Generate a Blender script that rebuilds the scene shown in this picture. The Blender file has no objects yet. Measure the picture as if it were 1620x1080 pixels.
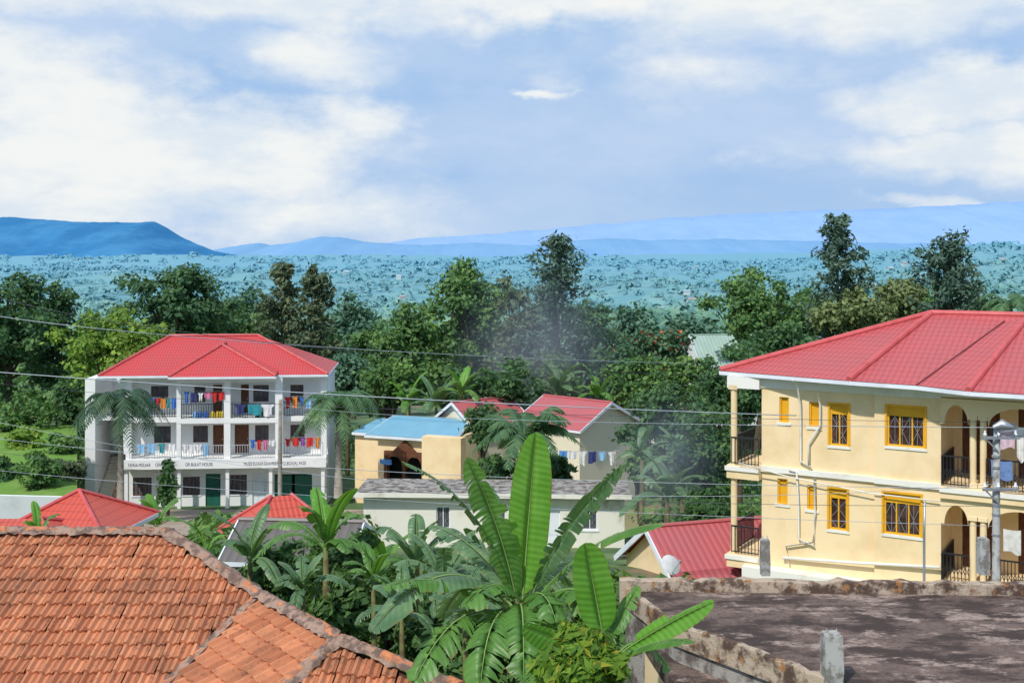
import bpy, math, random, bmesh, traceback
import numpy as np
from mathutils import Vector, Matrix, noise
random.seed(7); rs=np.random.RandomState(5)
F=1800.; CZ=12.
ERR=[]
def run(fn,*a):
    try: fn(*a)
    except Exception: ERR.append(traceback.format_exc())
C=bpy.context.scene.collection
V=Vector
def P(px,py,Y): return V(((px-810)/F*Y, Y, CZ-(py-405)/F*Y))
TZ=[(-400,2),(25,2),(38,1.2),(50,-1),(58,-3),(80,-5.8),(100,-7),(130,-8.5),(200,-14),(400,-30),(800,-46),(1500,-62),(3000,-56),(6000,0),(16000,20)]
def tz(x,y):
    z=float(np.interp(y,[a for a,b in TZ],[b for a,b in TZ]))
    if y>150:
        k=min(1,(y-150)/900.)
        z+=k*40*noise.noise(V((x/620.,y/420.,.3)))+k*14*noise.noise(V((x/170.,y/160.,4)))
        if y>1200: z+=min(1,(y-1200)/1500.)*60*max(0,min(1,(x/y-.22)/.2))
    return z
# ---------------------------------------------------------------- materials
def nn(nt,t,**k):
    n=nt.nodes.new(t)
    for a,b in k.items(): setattr(n,a,b)
    return n
def mth(nt,op,a,b=None,c=None,clamp=False):
    n=nn(nt,'ShaderNodeMath',operation=op,use_clamp=clamp)
    for i,v in enumerate((a,b,c)):
        if v is None: continue
        if isinstance(v,(int,float)): n.inputs[i].default_value=v
        else: nt.links.new(v,n.inputs[i])
    return n.outputs[0]
def mixc(nt,f,a,b,bt='MIX'):
    n=nn(nt,'ShaderNodeMix',data_type='RGBA',blend_type=bt)
    for i,v in ((0,f),(6,a),(7,b)):
        if isinstance(v,(int,float)): n.inputs[i].default_value=v
        elif isinstance(v,tuple): n.inputs[i].default_value=v+(1,)
        else: nt.links.new(v,n.inputs[i])
    return n.outputs[2]
def newmat(name):
    m=bpy.data.materials.new(name); m.use_nodes=True; nt=m.node_tree
    return m,nt,nt.nodes['Principled BSDF'],nt.nodes['Material Output']
def noi(nt,scale,detail=5,co=None,rough=.6):
    n=nn(nt,'ShaderNodeTexNoise'); n.inputs['Scale'].default_value=scale; n.inputs['Detail'].default_value=detail; n.inputs['Roughness'].default_value=rough
    if co is not None: nt.links.new(co,n.inputs['Vector'])
    return n.outputs[0]
def ramp(nt,f,lo,hi):
    n=nn(nt,'ShaderNodeMapRange',interpolation_type='SMOOTHSTEP'); nt.links.new(f,n.inputs[0])
    n.inputs[1].default_value=lo; n.inputs[2].default_value=hi
    return n.outputs[0]
def posn(nt): return nn(nt,'ShaderNodeNewGeometry').outputs['Position']
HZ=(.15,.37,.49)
def hazed(nt,col,k=1700.):  # aerial haze painted into the base colour, stronger with distance along Y
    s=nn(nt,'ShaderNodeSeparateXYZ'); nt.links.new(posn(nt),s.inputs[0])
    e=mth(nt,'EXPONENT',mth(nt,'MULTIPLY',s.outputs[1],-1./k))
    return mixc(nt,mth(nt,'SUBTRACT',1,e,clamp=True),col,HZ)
def bumpit(nt,b,h,st=.5,d=.02):
    n=nn(nt,'ShaderNodeBump'); n.inputs['Strength'].default_value=st; n.inputs['Distance'].default_value=d
    nt.links.new(h,n.inputs['Height']); nt.links.new(n.outputs[0],b.inputs['Normal'])
def mat(name,c,rough=.85,c2=None,scale=1.5,lo=.4,hi=.7,bump=0,bs=25,spec=.3,metal=0):
    m,nt,b,o=newmat(name); b.inputs['Roughness'].default_value=rough; b.inputs['Metallic'].default_value=metal
    b.inputs['Specular IOR Level'].default_value=spec
    if c2 is None: c2=tuple(x*.8 for x in c)
    p=posn(nt); f=ramp(nt,noi(nt,scale,5,p,.65),lo,hi)
    nt.links.new(mixc(nt,f,c,c2),b.inputs['Base Color'])
    if bump: bumpit(nt,b,noi(nt,bs,3,p),bump,.03)
    return m
def leafmat(name,c1,c2,tr=.3,c3=None,k=1400.,sc=.35):
    m,nt,b,o=newmat(name); b.inputs['Roughness'].default_value=.6; b.inputs['Specular IOR Level'].default_value=.25
    g=nn(nt,'ShaderNodeNewGeometry')
    f=g.outputs['Random Per Island']
    col=mixc(nt,f,c1,c2)
    lf=ramp(nt,noi(nt,sc,1,g.outputs['Position']),.35,.65)
    col=mixc(nt,lf,mixc(nt,.6,col,c1),col)
    if c3: 
        col=mixc(nt,ramp(nt,f,.9,.93),col,c3)
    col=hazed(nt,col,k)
    nt.links.new(col,b.inputs['Base Color'])
    t=nn(nt,'ShaderNodeBsdfTranslucent'); nt.links.new(mixc(nt,.5,col,(.2,.3,.03)),t.inputs[0])
    mx=nn(nt,'ShaderNodeMixShader'); mx.inputs[0].default_value=tr
    nt.links.new(b.outputs[0],mx.inputs[1]); nt.links.new(t.outputs[0],mx.inputs[2]); nt.links.new(mx.outputs[0],o.inputs[0])
    return m
def roofmat(name,c,cd,pu=.19,pv=.36,rough=.45):
    m,nt,b,o=newmat(name); b.inputs['Roughness'].default_value=rough; b.inputs['Specular IOR Level'].default_value=.35
    uv=nn(nt,'ShaderNodeUVMap').outputs[0]; s=nn(nt,'ShaderNodeSeparateXYZ'); nt.links.new(uv,s.inputs[0])
    w=mth(nt,'SINE',mth(nt,'MULTIPLY',s.outputs[0],2*math.pi/pu))
    fr=mth(nt,'FRACT',mth(nt,'DIVIDE',s.outputs[1],pv))
    h=mth(nt,'ADD',mth(nt,'MULTIPLY',w,.4),mth(nt,'MULTIPLY',fr,-1))
    bumpit(nt,b,h,.9,.03)
    line=ramp(nt,fr,.86,.97)
    n1=ramp(nt,noi(nt,.8,5,posn(nt)),.35,.7)
    col=mixc(nt,mth(nt,'MULTIPLY',n1,.5),c,tuple(x*.72+.04 for x in c))
    col=mixc(nt,mth(nt,'MULTIPLY',line,.6),col,cd)
    vall=ramp(nt,mth(nt,'MULTIPLY',w,-1),.4,1)
    col=mixc(nt,mth(nt,'MULTIPLY',vall,.35),col,cd)
    nt.links.new(col,b.inputs['Base Color']); return m
mt={}
mt['yellow']=mat('cream_yellow_paint',(.89,.70,.43),.8,(.80,.60,.34),.7,bump=.15)
mt['white']=mat('white_paint',(.82,.83,.82),.75,(.64,.65,.64),.6,.5,.8,bump=.1)
mt['cream']=mat('cream_paint',(.76,.70,.54),.85,(.55,.49,.36),.5,.5,.8)
mt['dirtywhite']=mat('dirty_white_paint',(.80,.78,.70),.85,(.45,.40,.31),.8,.5,.75)
mt['trim']=mat('white_trim',(.78,.82,.88),.6,(.66,.70,.76),1)
mt['ctrim']=mat('cream_white_trim',(.82,.80,.74),.7,(.66,.62,.54),1.2,.5,.75)
mt['orange']=mat('orange_window_paint',(.80,.42,.02),.5,(.72,.36,.02),2)
mt['pane']=mat('dark_glass',(.045,.025,.022),.15,(.11,.06,.055),3,spec=.6)
mt['paneblue']=mat('dark_room_glass',(.06,.07,.09),.3,(.12,.12,.13),2,spec=.5)
mt['dark']=mat('dark_interior',(.03,.028,.03),.9)
mt['grille']=mat('pale_grille_metal',(.34,.33,.34),.5)
mt['iron']=mat('black_iron',(.025,.025,.03),.5)
mt['letter']=mat('faded_sign_paint',(.10,.10,.14),.8)
mt['rail']=mat('grey_rail_metal',(.45,.46,.48),.5)
mt['wood']=mat('brown_wood',(.16,.06,.03),.6,(.10,.04,.02),6)
mt['green']=mat('green_door_paint',(.02,.13,.09),.5)
mt['conc']=mat('weathered_concrete',(.36,.34,.31),.95,(.12,.10,.09),2.2,.42,.6,bump=.5,bs=18)
mt['pole']=mat('pole_concrete',(.42,.42,.40),.9,(.20,.19,.17),4,.45,.6)
mt['galv']=mat('galvanised_steel',(.45,.47,.5),.4,metal=.6)
mt['wire']=mat('cable_grey',(.42,.47,.52),.5)
mt['wired']=mat('cable_dark',(.07,.08,.09),.5)
mt['trunk']=mat('bark',(.13,.10,.07),.95,(.07,.055,.04),3,bump=.6)
mt['trunkpale']=mat('pale_bark',(.32,.29,.24),.95,(.18,.16,.13),3,bump=.4)
mt['bstem']=mat('banana_stem',(.16,.17,.06),.7,(.10,.06,.03),4)
mt['redroof']=roofmat('red_tile_sheet',(.62,.075,.075),(.30,.03,.035))
mt['redroof2']=roofmat('pink_red_tile_sheet',(.56,.11,.115),(.26,.035,.04))
mt['redfar']=roofmat('faded_red_sheet',(.50,.12,.13),(.28,.05,.06),.25,3)
mt['orroof']=roofmat('orange_red_sheet',(.62,.10,.065),(.36,.05,.04),.2,.4)
mt['blueroof']=roofmat('blue_sheet_roof',(.20,.46,.62),(.12,.32,.46),.3,5,.5)
mt['greenroof']=roofmat('pale_green_sheet',(.38,.52,.45),(.28,.42,.35),.4,5)
mt['greyroof']=roofmat('dull_grey_sheet',(.16,.14,.13),(.08,.07,.06),.3,4)
mt['cap']=mat('red_ridge_metal',(.60,.12,.12),.5,(.48,.08,.08),2)
mt['capd']=mat('dark_red_valley_metal',(.14,.03,.035),.6)
mt['skydish']=mat('dish_white',(.7,.7,.68),.5)
m,nt,b,o=newmat('clay_tile'); g=nn(nt,'ShaderNodeNewGeometry')
c=mixc(nt,g.outputs['Random Per Island'],(.43,.15,.07),(.66,.27,.13))
f=ramp(nt,noi(nt,1.1,6,g.outputs['Position']),.45,.66); c=mixc(nt,mth(nt,'MULTIPLY',f,.5),c,(.25,.115,.065))
f=ramp(nt,noi(nt,9,6,g.outputs['Position'],.75),.53,.64); c=mixc(nt,mth(nt,'MULTIPLY',f,.55),c,(.13,.075,.05))
nt.links.new(c,b.inputs['Base Color']); b.inputs['Roughness'].default_value=.9
bumpit(nt,b,noi(nt,60,3,g.outputs['Position']),.3,.01); mt['clay']=m
mt['mortar']=mat('ridge_mortar',(.36,.24,.18),.95,(.15,.10,.08),5,.42,.6,bump=.8,bs=14)
mt['under']=mat('roof_underlay',(.07,.035,.02),.95)
mt['brick']=mat('orange_ridge_brick',(.62,.23,.10),.9,(.34,.15,.09),6,.4,.6,bump=.5,bs=20)
m,nt,b,o=newmat('stained_slab'); p=posn(nt)
mp=nn(nt,'ShaderNodeMapping'); nt.links.new(p,mp.inputs[0]); mp.inputs['Scale'].default_value=(.6,1.25,1)
a=ramp(nt,noi(nt,1.1,10,mp.outputs[0],.72),.45,.56); c=mixc(nt,a,(.05,.031,.025),(.16,.11,.09))
a=ramp(nt,noi(nt,1.7,10,mp.outputs[0],.74),.515,.60); c=mixc(nt,mth(nt,'MULTIPLY',a,.85),c,(.40,.30,.25))
a=ramp(nt,noi(nt,9,8,p,.8),.47,.58); c=mixc(nt,mth(nt,'MULTIPLY',a,.5),c,(.04,.026,.02))
nt.links.new(c,b.inputs['Base Color']); b.inputs['Roughness'].default_value=.9; bumpit(nt,b,noi(nt,9,6,p),.6,.04); mt['slab']=m
m,nt,b,o=newmat('lichen_parapet'); p=posn(nt)
c=mixc(nt,ramp(nt,noi(nt,2.2,8,p,.7),.42,.56),(.09,.055,.04),(.46,.37,.28))
c=mixc(nt,ramp(nt,noi(nt,5,6,p,.7),.55,.64),c,(.36,.17,.06))
nt.links.new(c,b.inputs['Base Color']); b.inputs['Roughness'].default_value=.95; bumpit(nt,b,noi(nt,14,5,p),.6,.03); mt['parapet']=m
def banmat(name,c1,c2,tr):
    m,nt,b,o=newmat(name); uv=nn(nt,'ShaderNodeUVMap').outputs[0]; s=nn(nt,'ShaderNodeSeparateXYZ'); nt.links.new(uv,s.inputs[0])
    g=nn(nt,'ShaderNodeNewGeometry'); n1=noi(nt,2.5,3,g.outputs['Position'])
    st=mth(nt,'SINE',mth(nt,'ADD',mth(nt,'MULTIPLY',s.outputs[1],70),mth(nt,'MULTIPLY',s.outputs[0],5)))
    c=mixc(nt,ramp(nt,n1,.35,.65),c1,c2)
    c=mixc(nt,mth(nt,'MULTIPLY',mth(nt,'ADD',mth(nt,'MULTIPLY',st,.5),.5),.2),c,tuple(x*.5 for x in c1))
    c=mixc(nt,ramp(nt,mth(nt,'ABSOLUTE',s.outputs[0]),.86,1.02),c,mixc(nt,ramp(nt,noi(nt,9,2,g.outputs['Position']),.5,.6),c,(.25,.16,.05)))
    nt.links.new(c,b.inputs['Base Color']); b.inputs['Roughness'].default_value=.4; b.inputs['Specular IOR Level'].default_value=.4
    bumpit(nt,b,st,.25,.01)
    t=nn(nt,'ShaderNodeBsdfTranslucent'); nt.links.new(mixc(nt,.5,c,(.25,.42,.02)),t.inputs[0])
    mx=nn(nt,'ShaderNodeMixShader'); mx.inputs[0].default_value=tr
    nt.links.new(b.outputs[0],mx.inputs[1]); nt.links.new(t.outputs[0],mx.inputs[2]); nt.links.new(mx.outputs[0],o.inputs[0]); return m
mt['ban']=banmat('banana_leaf',(.09,.23,.045),(.15,.33,.07),.35)
mt['banb']=banmat('young_banana_leaf',(.14,.38,.04),(.20,.47,.07),.4)
mt['band']=banmat('blue_green_banana_leaf',(.09,.19,.09),(.17,.30,.14),.3)
mt['rib']=mat('leaf_midrib',(.24,.37,.11),.55)
LM={}
LM['dark']=leafmat('dark_foliage',(.035,.095,.025),(.14,.26,.065),.3)
LM['mid']=leafmat('mid_foliage',(.06,.15,.03),(.24,.39,.075),.32)
LM['lime']=leafmat('lime_foliage',(.13,.26,.02),(.38,.52,.06),.38)
LM['olive']=leafmat('olive_foliage',(.07,.10,.04),(.22,.25,.10),.25)
LM['blue']=leafmat('bluish_foliage',(.06,.15,.08),(.17,.29,.16),.25)
LM['flower']=leafmat('flowering_foliage',(.045,.12,.055),(.15,.26,.10),.25,(.80,.14,.04))
LM['pine']=leafmat('pine_foliage',(.05,.10,.065),(.16,.23,.14),.2)
LM['bush']=leafmat('bush_foliage',(.07,.17,.02),(.22,.36,.03),.35,(.35,.33,.03))
LM['gold']=leafmat('golden_foliage',(.13,.18,.05),(.33,.36,.12),.3)
LM['palm']=leafmat('palm_foliage',(.06,.14,.055),(.17,.29,.10),.25)
LM['palmd']=leafmat('dark_palm_foliage',(.025,.07,.035),(.10,.17,.07),.2)
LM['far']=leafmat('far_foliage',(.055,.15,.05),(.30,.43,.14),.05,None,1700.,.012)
# ---------------------------------------------------------------- mesh builder
class MB:
    def __init__(s): s.v=[];s.f=[];s.uv=[];s.mi=[];s.m=0
    def poly(s,pts,uv=None):
        i=len(s.v); s.v+=[tuple(p) for p in pts]; n=len(pts); s.f.append(tuple(range(i,i+n))); s.uv+= uv if uv else [(0,0)]*n; s.mi.append(s.m)
    def rface(s,*pts):
        pts=[V(p) for p in pts]; n=(pts[1]-pts[0]).cross(pts[2]-pts[0]).normalized()
        if n.z<0: n=-n
        h=V((0,0,1)).cross(n).normalized(); u=n.cross(h); s.poly(pts,[(p.dot(h),p.dot(u)) for p in pts])
    def raw(s,vs,fs):
        i=len(s.v); s.v+=[tuple(p) for p in vs]
        for f in fs: s.f.append(tuple(i+k for k in f)); s.uv+=[(0,0)]*len(f); s.mi.append(s.m)
    def box(s,x0,x1,y0,y1,z0,z1):
        s.raw([(x,y,z) for z in(z0,z1) for y in(y0,y1) for x in(x0,x1)],[(0,2,3,1),(4,5,7,6),(0,1,5,4),(1,3,7,5),(3,2,6,7),(2,0,4,6)])
    def beam(s,a,b,w,h=None):
        a=V(a);b=V(b);h=h or w;d=(b-a).normalized(); up=V((0,0,1)) if abs(d.z)<.95 else V((0,1,0))
        x=d.cross(up).normalized()*w/2; y=x.cross(d).normalized()*h/2
        s.raw([a-x-y,a+x-y,a+x+y,a-x+y,b-x-y,b+x-y,b+x+y,b-x+y],[(0,1,2,3),(7,6,5,4),(0,4,5,1),(1,5,6,2),(2,6,7,3),(3,7,4,0)])
    def tube(s,pts,r,n=6):
        pts=[V(p) for p in pts]; k=len(pts); rr=r if isinstance(r,(list,tuple)) else [r]*k; vs=[]
        for i,p in enumerate(pts):
            d=(pts[min(i+1,k-1)]-pts[max(i-1,0)]).normalized(); up=V((0,0,1)) if abs(d.z)<.9 else V((1,0,0))
            x=d.cross(up).normalized(); y=x.cross(d)
            for j in range(n): a=2*math.pi*j/n; vs.append(p+(x*math.cos(a)+y*math.sin(a))*rr[i])
        fs=[(i*n+j,i*n+(j+1)%n,(i+1)*n+(j+1)%n,(i+1)*n+j) for i in range(k-1) for j in range(n)]
        fs+=[tuple(range(n)),tuple(range((k-1)*n,k*n))]
        s.raw(vs,fs)
    def wall(s,x0,x1,z0,z1,y,t,holes=()):
        xs=sorted({x0,x1,*[c for h in holes for c in h[:2] if x0<c<x1]}); zs=sorted({z0,z1,*[c for h in holes for c in h[2:] if z0<c<z1]})
        for a,b in zip(xs,xs[1:]):
            for c,d in zip(zs,zs[1:]):
                mx,mz=(a+b)/2,(c+d)/2
                if any(h[0]<mx<h[1] and h[2]<mz<h[3] for h in holes): continue
                s.poly([(a,y,c),(b,y,c),(b,y,d),(a,y,d)]); s.poly([(b,y+t,c),(a,y+t,c),(a,y+t,d),(b,y+t,d)])
        for a,b,c,d in holes:
            for q in ([(a,y,c),(b,y,c),(b,y+t,c),(a,y+t,c)],[(a,y,d),(b,y,d),(b,y+t,d),(a,y+t,d)],[(a,y,c),(a,y,d),(a,y+t,d),(a,y+t,c)],[(b,y,c),(b,y,d),(b,y+t,d),(b,y+t,c)]): s.poly(q)
        s.poly([(x0,y,z0),(x0,y,z1),(x0,y+t,z1),(x0,y+t,z0)]);s.poly([(x1,y,z0),(x1,y,z1),(x1,y+t,z1),(x1,y+t,z0)]);s.poly([(x0,y,z1),(x1,y,z1),(x1,y+t,z1),(x0,y+t,z1)])
    def build(s,name,ma,par=None,smooth=False,**k):
        me=bpy.data.meshes.new(name); me.from_pydata(s.v,[],s.f)
        uv=me.uv_layers.new(name='UVMap'); uv.data.foreach_set('uv',np.array(s.uv,dtype=np.float32).ravel())
        for q in (ma if isinstance(ma,list) else [ma]): me.materials.append(q)
        me.polygons.foreach_set('material_index',s.mi)
        if smooth: me.polygons.foreach_set('use_smooth',[True]*len(s.f))
        o=bpy.data.objects.new(name,me); C.objects.link(o)
        if par: o.parent=par
        for a,b in k.items(): o[a]=b
        return o
def empty(name,label,cat,loc=(0,0,0),rz=0,group=None):
    o=bpy.data.objects.new(name,None); C.objects.link(o); o.location=loc; o.rotation_euler=(0,0,rz); o['label']=label;o['category']=cat
    o.empty_display_size=.2
    if group:o['group']=group
    return o
def npmesh(name,vs,nq,ma,par=None,**k):
    me=bpy.data.meshes.new(name); me.vertices.add(len(vs)); me.vertices.foreach_set('co',vs.astype(np.float32).ravel())
    me.loops.add(nq*4); me.loops.foreach_set('vertex_index',np.arange(nq*4,dtype=np.int32)); me.polygons.add(nq); me.polygons.foreach_set('loop_start',np.arange(0,nq*4,4,dtype=np.int32))
    me.update(calc_edges=True); me.materials.append(ma); o=bpy.data.objects.new(name,me); C.objects.link(o)
    if par:o.parent=par
    for a,b in k.items(): o[a]=b
    return o
def nrm(a): return a/(np.linalg.norm(a,axis=1,keepdims=True)+1e-9)
def quads(pos,nor,size,asp=1.7):
    n=len(pos); nor=nrm(nor); r=rs.normal(size=(n,3)); t=nrm(np.cross(nor,r)); b=np.cross(nor,t)
    s=(size*(.6+.8*rs.rand(n)))[:,None] if np.isscalar(size) else size[:,None]
    t=t*s*asp/2;b=b*s/2
    return np.stack([pos-t,pos-b,pos+t,pos+b],1).reshape(-1,3)
# ---------------------------------------------------------------- trees
def clump_pts(cen,rad,per,fl=.75):
    n=len(cen)*per; d=nrm(rs.normal(size=(n,3))); d[:,2]=np.where(d[:,2]<-.3,-d[:,2],d[:,2])
    r=(rs.rand(n)**.4); c=np.repeat(cen,per,0); R=np.repeat(rad,per,0)
    return c+d*r[:,None]*R*[1,1,fl], d+rs.normal(size=(n,3))*.5+[0,0,.3]
def tree(cx,top,bot,hw,Y,kind,label,style='round'):
    c=P(cx,(top+bot)/2,Y); rx=hw/F*Y; rz=(bot-top)/2/F*Y; ground=tz(c.x,Y)
    base=V((c.x,Y,ground)); h=c.z+rz-ground
    root=empty('conifer_tree' if style=='pine' else 'broadleaf_tree',label,'tree',base); ctr=np.array([0,0,c.z-ground]); leaf=max(.17,Y*.0027)
    tm=MB(); tr=max(.12,rx*.06)
    bend=rs.normal(size=2)*rx*.08
    tm.tube([(0,0,-.3),(bend[0],bend[1],h*.3),(bend[0]*.5,0,h*.6),(0,0,h*.9)],[tr*1.3,tr,tr*.7,tr*.2],7)
    if style=='round':
        n=64; d=nrm(rs.normal(size=(n,3))); r=rs.rand(n)**.42*.84
        cen=d*r[:,None]*[rx,rx*.85,rz]; cen*= (1+rs.normal(size=(n,1))*.13)
        shape=np.where(cen[:,2]<0,1-.3*(-cen[:,2]/rz),1); cen[:,0]*=shape
        cen+=ctr; rad=(min(rx,rz)*(.15+.2*rs.rand(n)))[:,None]
        for i in range(0,n,4):
            q=cen[i]; tm.tube([(bend[0]*.5,0,h*.45),((q[0])*.5,q[1]*.5,(h*.45+q[2])/2+.3),q],[tr*.5,tr*.3,tr*.1],4)
        tot=min(9500,rx*rz*3.14/(leaf*leaf*.85)*6.5); pos,no=clump_pts(cen,rad,int(tot/n))
        pos+= rs.normal(size=pos.shape)*leaf*.9
    else:
        n=int(h*3.6)+20; zz=ctr[2]-rz+2*rz*rs.rand(n)**.9; tt=(zz-(ctr[2]-rz))/(2*rz)
        a=rs.rand(n)*6.28; R=rx*((1-tt)**.45*.9+.12)*(.3+.8*rs.rand(n)); 
        cen=np.stack([R*np.cos(a),R*np.sin(a),zz+R*.35],1); cs=[];rd=[]
        for i in range(n):
            tm.tube([(0,0,zz[i]-R[i]*.1),tuple(cen[i])],[tr*.22,tr*.08],4)
            for k in (.45,.75,1.):
                cs.append([cen[i][0]*k,cen[i][1]*k,zz[i]+(cen[i][2]-zz[i])*k]); rd.append([max(.28,rx*.12)])
        cs.append([0,0,ctr[2]+rz*.97]); rd.append([rx*.1])
        pos,no=clump_pts(np.array(cs),np.array(rd),18,1.1); pos[:,2]-=rs.rand(len(pos))*rx*.16; pos+= rs.normal(size=pos.shape)*leaf*.5
        leaf*=.8
    tm.build('trunk',mt['trunk'],root)
    npmesh('crown',quads(pos,no,leaf,1.7 if style=='round' else 2.4),len(pos),LM[kind],root)
    return root
TR=[
(12,408,650,95,96,'dark','huge dark green tree at the left edge of the photo','round'),
(88,432,640,55,100,'dark','tall dark tree just right of the huge tree at the left edge','round'),
(180,485,645,98,90,'lime','bright lime green tree behind the left end of the red roofed white building','round'),
(278,412,560,116,122,'dark','broad round dark crowned tree directly above the red roof of the white building','round'),
(446,420,610,52,106,'olive','ragged brown green tree, left of the pair right of the white building roof','pine'),
(494,423,610,50,104,'olive','ragged brown green tree, right of the pair right of the white building roof','pine'),
(560,466,590,58,160,'blue','hazy blue green tree between the ragged pair and the bright green tree','round'),
(645,462,620,50,112,'mid','narrow fresh green tree left of the tallest trees at centre','round'),
(745,426,620,82,118,'mid','large yellowish green tree left of the tall dark pine at centre','round'),
(822,438,640,64,112,'olive','dark tree touching the left side of the tall pine at centre','round'),
(880,378,620,74,106,'pine','tall dark ragged pine at centre reaching above the horizon','pine'),
(940,500,640,64,112,'dark','low dark tree at the right foot of the tall centre pine','round'),
(1045,515,625,66,98,'flower','tree dotted with orange red flowers right of centre','round'),
(1050,600,735,84,72,'dark','dense dark tree right of the cream gabled house','round'),
(1120,640,810,76,58,'dark','dark bushy tree left of the yellow building','round'),
(1170,540,680,74,80,'dark','dark tree behind the left corner of the yellow building','round'),
(1195,425,565,86,112,'mid','large dome shaped green tree left of the tall feathery pine','round'),
(1325,346,580,66,100,'pine','tall feathery pine above the yellow building, tallest on the right','pine'),
(1350,455,555,82,97,'gold','golden green drooping tree at the foot of the feathery pine','round'),
(1500,370,550,72,95,'pine','dark narrow conifer above the red roof of the yellow building','pine'),
(1428,434,525,52,108,'gold','small olive green tree between the two tall conifers on the right','round'),
(762,638,705,38,76,'dark','small dark round tree between the two red roofed houses','round'),
(800,572,650,70,88,'dark','dark tree behind the two red roofed houses','round'),
(550,560,640,52,98,'blue','green tree behind the royal palm right of the white building','round'),
(1000,488,570,48,150,'blue','distant hazy tree left of the flowering tree','round'),
(1240,505,600,66,92,'dark','dark tree between dome shaped tree and yellow building roof','round'),
(620,565,640,58,92,'mid','leafy green tree above the blue roofed building','round'),
(25,620,700,60,88,'mid','green tree at the back of the garden left of the white building','round'),
(265,735,800,17,72,'dark','small dark tree in front of the white building ground floor windows','pine'),
(380,490,560,56,140,'mid','green tree behind the right slope of the white building roof','round'),
(700,500,600,50,130,'lime','light green tree in front of the large yellowish green tree','round'),
(1010,560,660,55,84,'mid','green tree between the cream gabled house and the flowering tree','round'),
(120,590,690,45,92,'dark','dark tree behind the white stair tower','round'),
(335,470,560,60,132,'dark','dark tree behind the ridge of the white building roof','round'),
(600,505,620,50,125,'mid','mid green tree behind the royal palm tops','round'),
(925,470,560,45,135,'dark','dark tree just right of the tall centre pine','round'),
(1085,560,650,50,90,'mid','green tree below the large pale green roof','round'),
(1135,590,680,50,84,'dark','dark tree just left of the yellow building eave','round'),
(1275,455,560,48,115,'mid','green tree filling behind the tall feathery pine','round'),
(1395,470,540,50,112,'dark','dark green tree behind the small olive tree','round'),
(1560,462,530,45,104,'dark','dark tree right of the narrow conifer','round'),
(1460,450,530,45,118,'mid','green tree left of the narrow conifer','round'),
(215,540,640,60,100,'mid','green tree filling behind the lime green tree','round'),
(520,520,620,45,120,'dark','dark tree filling behind the ragged pair','round'),
(865,560,650,60,96,'mid','green tree at the foot of the tall centre pine','round'),
(395,455,560,45,150,'blue','hazy tree filling the gap left of the ragged pair','round'),
(1100,490,600,50,135,'blue','hazy tree filling the gap left of the dome shaped tree','round'),
(980,540,640,50,100,'dark','dark tree behind the right end of the cream gabled house','round'),
]
for t in TR: run(tree,*t)
def odd():
    b=P(713,540,140); g=tz(b.x,140); r=empty('candelabra_tree','small spiky topped dark tree standing out above the centre left crowns','tree',(b.x,140,g)); z1=P(713,450,140).z-g
    m=MB(); m.tube([(0,0,0),(.2,0,z1)],[.3,.12],6); m.build('trunk',mt['trunk'],r)
    cs=np.array([[-.6,0,z1],[.8,0,z1+.5],[0,0,z1+1.4],[.3,0,z1+2.0],[-1,0,z1+.2]]); p,n=clump_pts(cs,np.full((5,1),.5),90); npmesh('crown',quads(p,n,.35),len(p),LM['pine'],r)
run(odd)
# ---------------------------------------------------------------- palms and bananas
def bez(b,c,t,s): return b*(1-s)**2+c*2*s*(1-s)+t*s*s
def frond(mb,b,c,t,L,n=16,wid=.05):
    b,c,t=V(b),V(c),V(t); pts=[bez(b,c,t,i/n) for i in range(n+1)]; mb.tube(pts,[.03*(1-.8*i/n) for i in range(n+1)],4)
    for i in range(2,n*2+1):
        s=i/(2*n); p=bez(b,c,t,s); d=(bez(b,c,t,min(1,s+.02))-bez(b,c,t,s-.02)).normalized(); S=d.cross(V((0,0,1)));
        if S.length<.1: S=V((1,0,0))
        S.normalize(); l=L*max(.02,math.sin(math.pi*(s*.85+.12)))**.6
        for sg in (-1,1):
            e=p+S*sg*l*.75+d*l*.5-V((0,0,l*random.uniform(.25,.6))); w=d*wid; mb.poly([p-w,p+w,(p+e)/2+w+V((0,0,.04)),e,(p+e)/2-w+V((0,0,.04))])
def palm(px,pb,pt,Y,R,n,label,km='palm',droop=1.0,tr=.13,L=.6,seed=1,wid=.05):
    random.seed(seed); b=P(px,pb,Y); hz=P(px,pt,Y).z-b.z; root=empty('palm_tree',label,'palm',b)
    m=MB(); m.tube([(0,0,-.5),(0.05,0,hz*.5),(0,0,hz)],[tr*1.5,tr,tr*.8],8); m.build('trunk',mt['trunkpale'],root,True)
    for i in range(n):
        a=2*math.pi*i/n+random.uniform(-.2,.2); el=random.uniform(.2,1.2); d=V((math.cos(a),math.sin(a),0)); m=MB(); o=V((0,0,hz))
        R2=R*random.uniform(.8,1.1); e=d*R2*(.75+.3*math.cos(el))+V((0,0,R2*(math.sin(el)-.85*droop)))
        frond(m,o,o+d*R2*.5+V((0,0,R2*(.3+math.sin(el)*.6))),o+e,L,14,wid); m.build('frond',LM[km],root)
    return root
run(palm,535,775,655,74,3.2,22,'royal palm with pale trunk right of the white building','palm',.9,.2,.9,3)
run(palm,190,795,650,72,3.0,26,'dark drooping palm in front of the white building stair','palmd',1.15,.18,.9,4)
run(palm,1600,540,490,88,2.6,14,'palm crown above the right end of the yellow building roof','palm',.8,.15,.8,5)
run(palm,830,770,700,64,3.0,22,'wide arching palm in front of the cream gabled house','palm',.55,.2,.9,6,.07)
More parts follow.
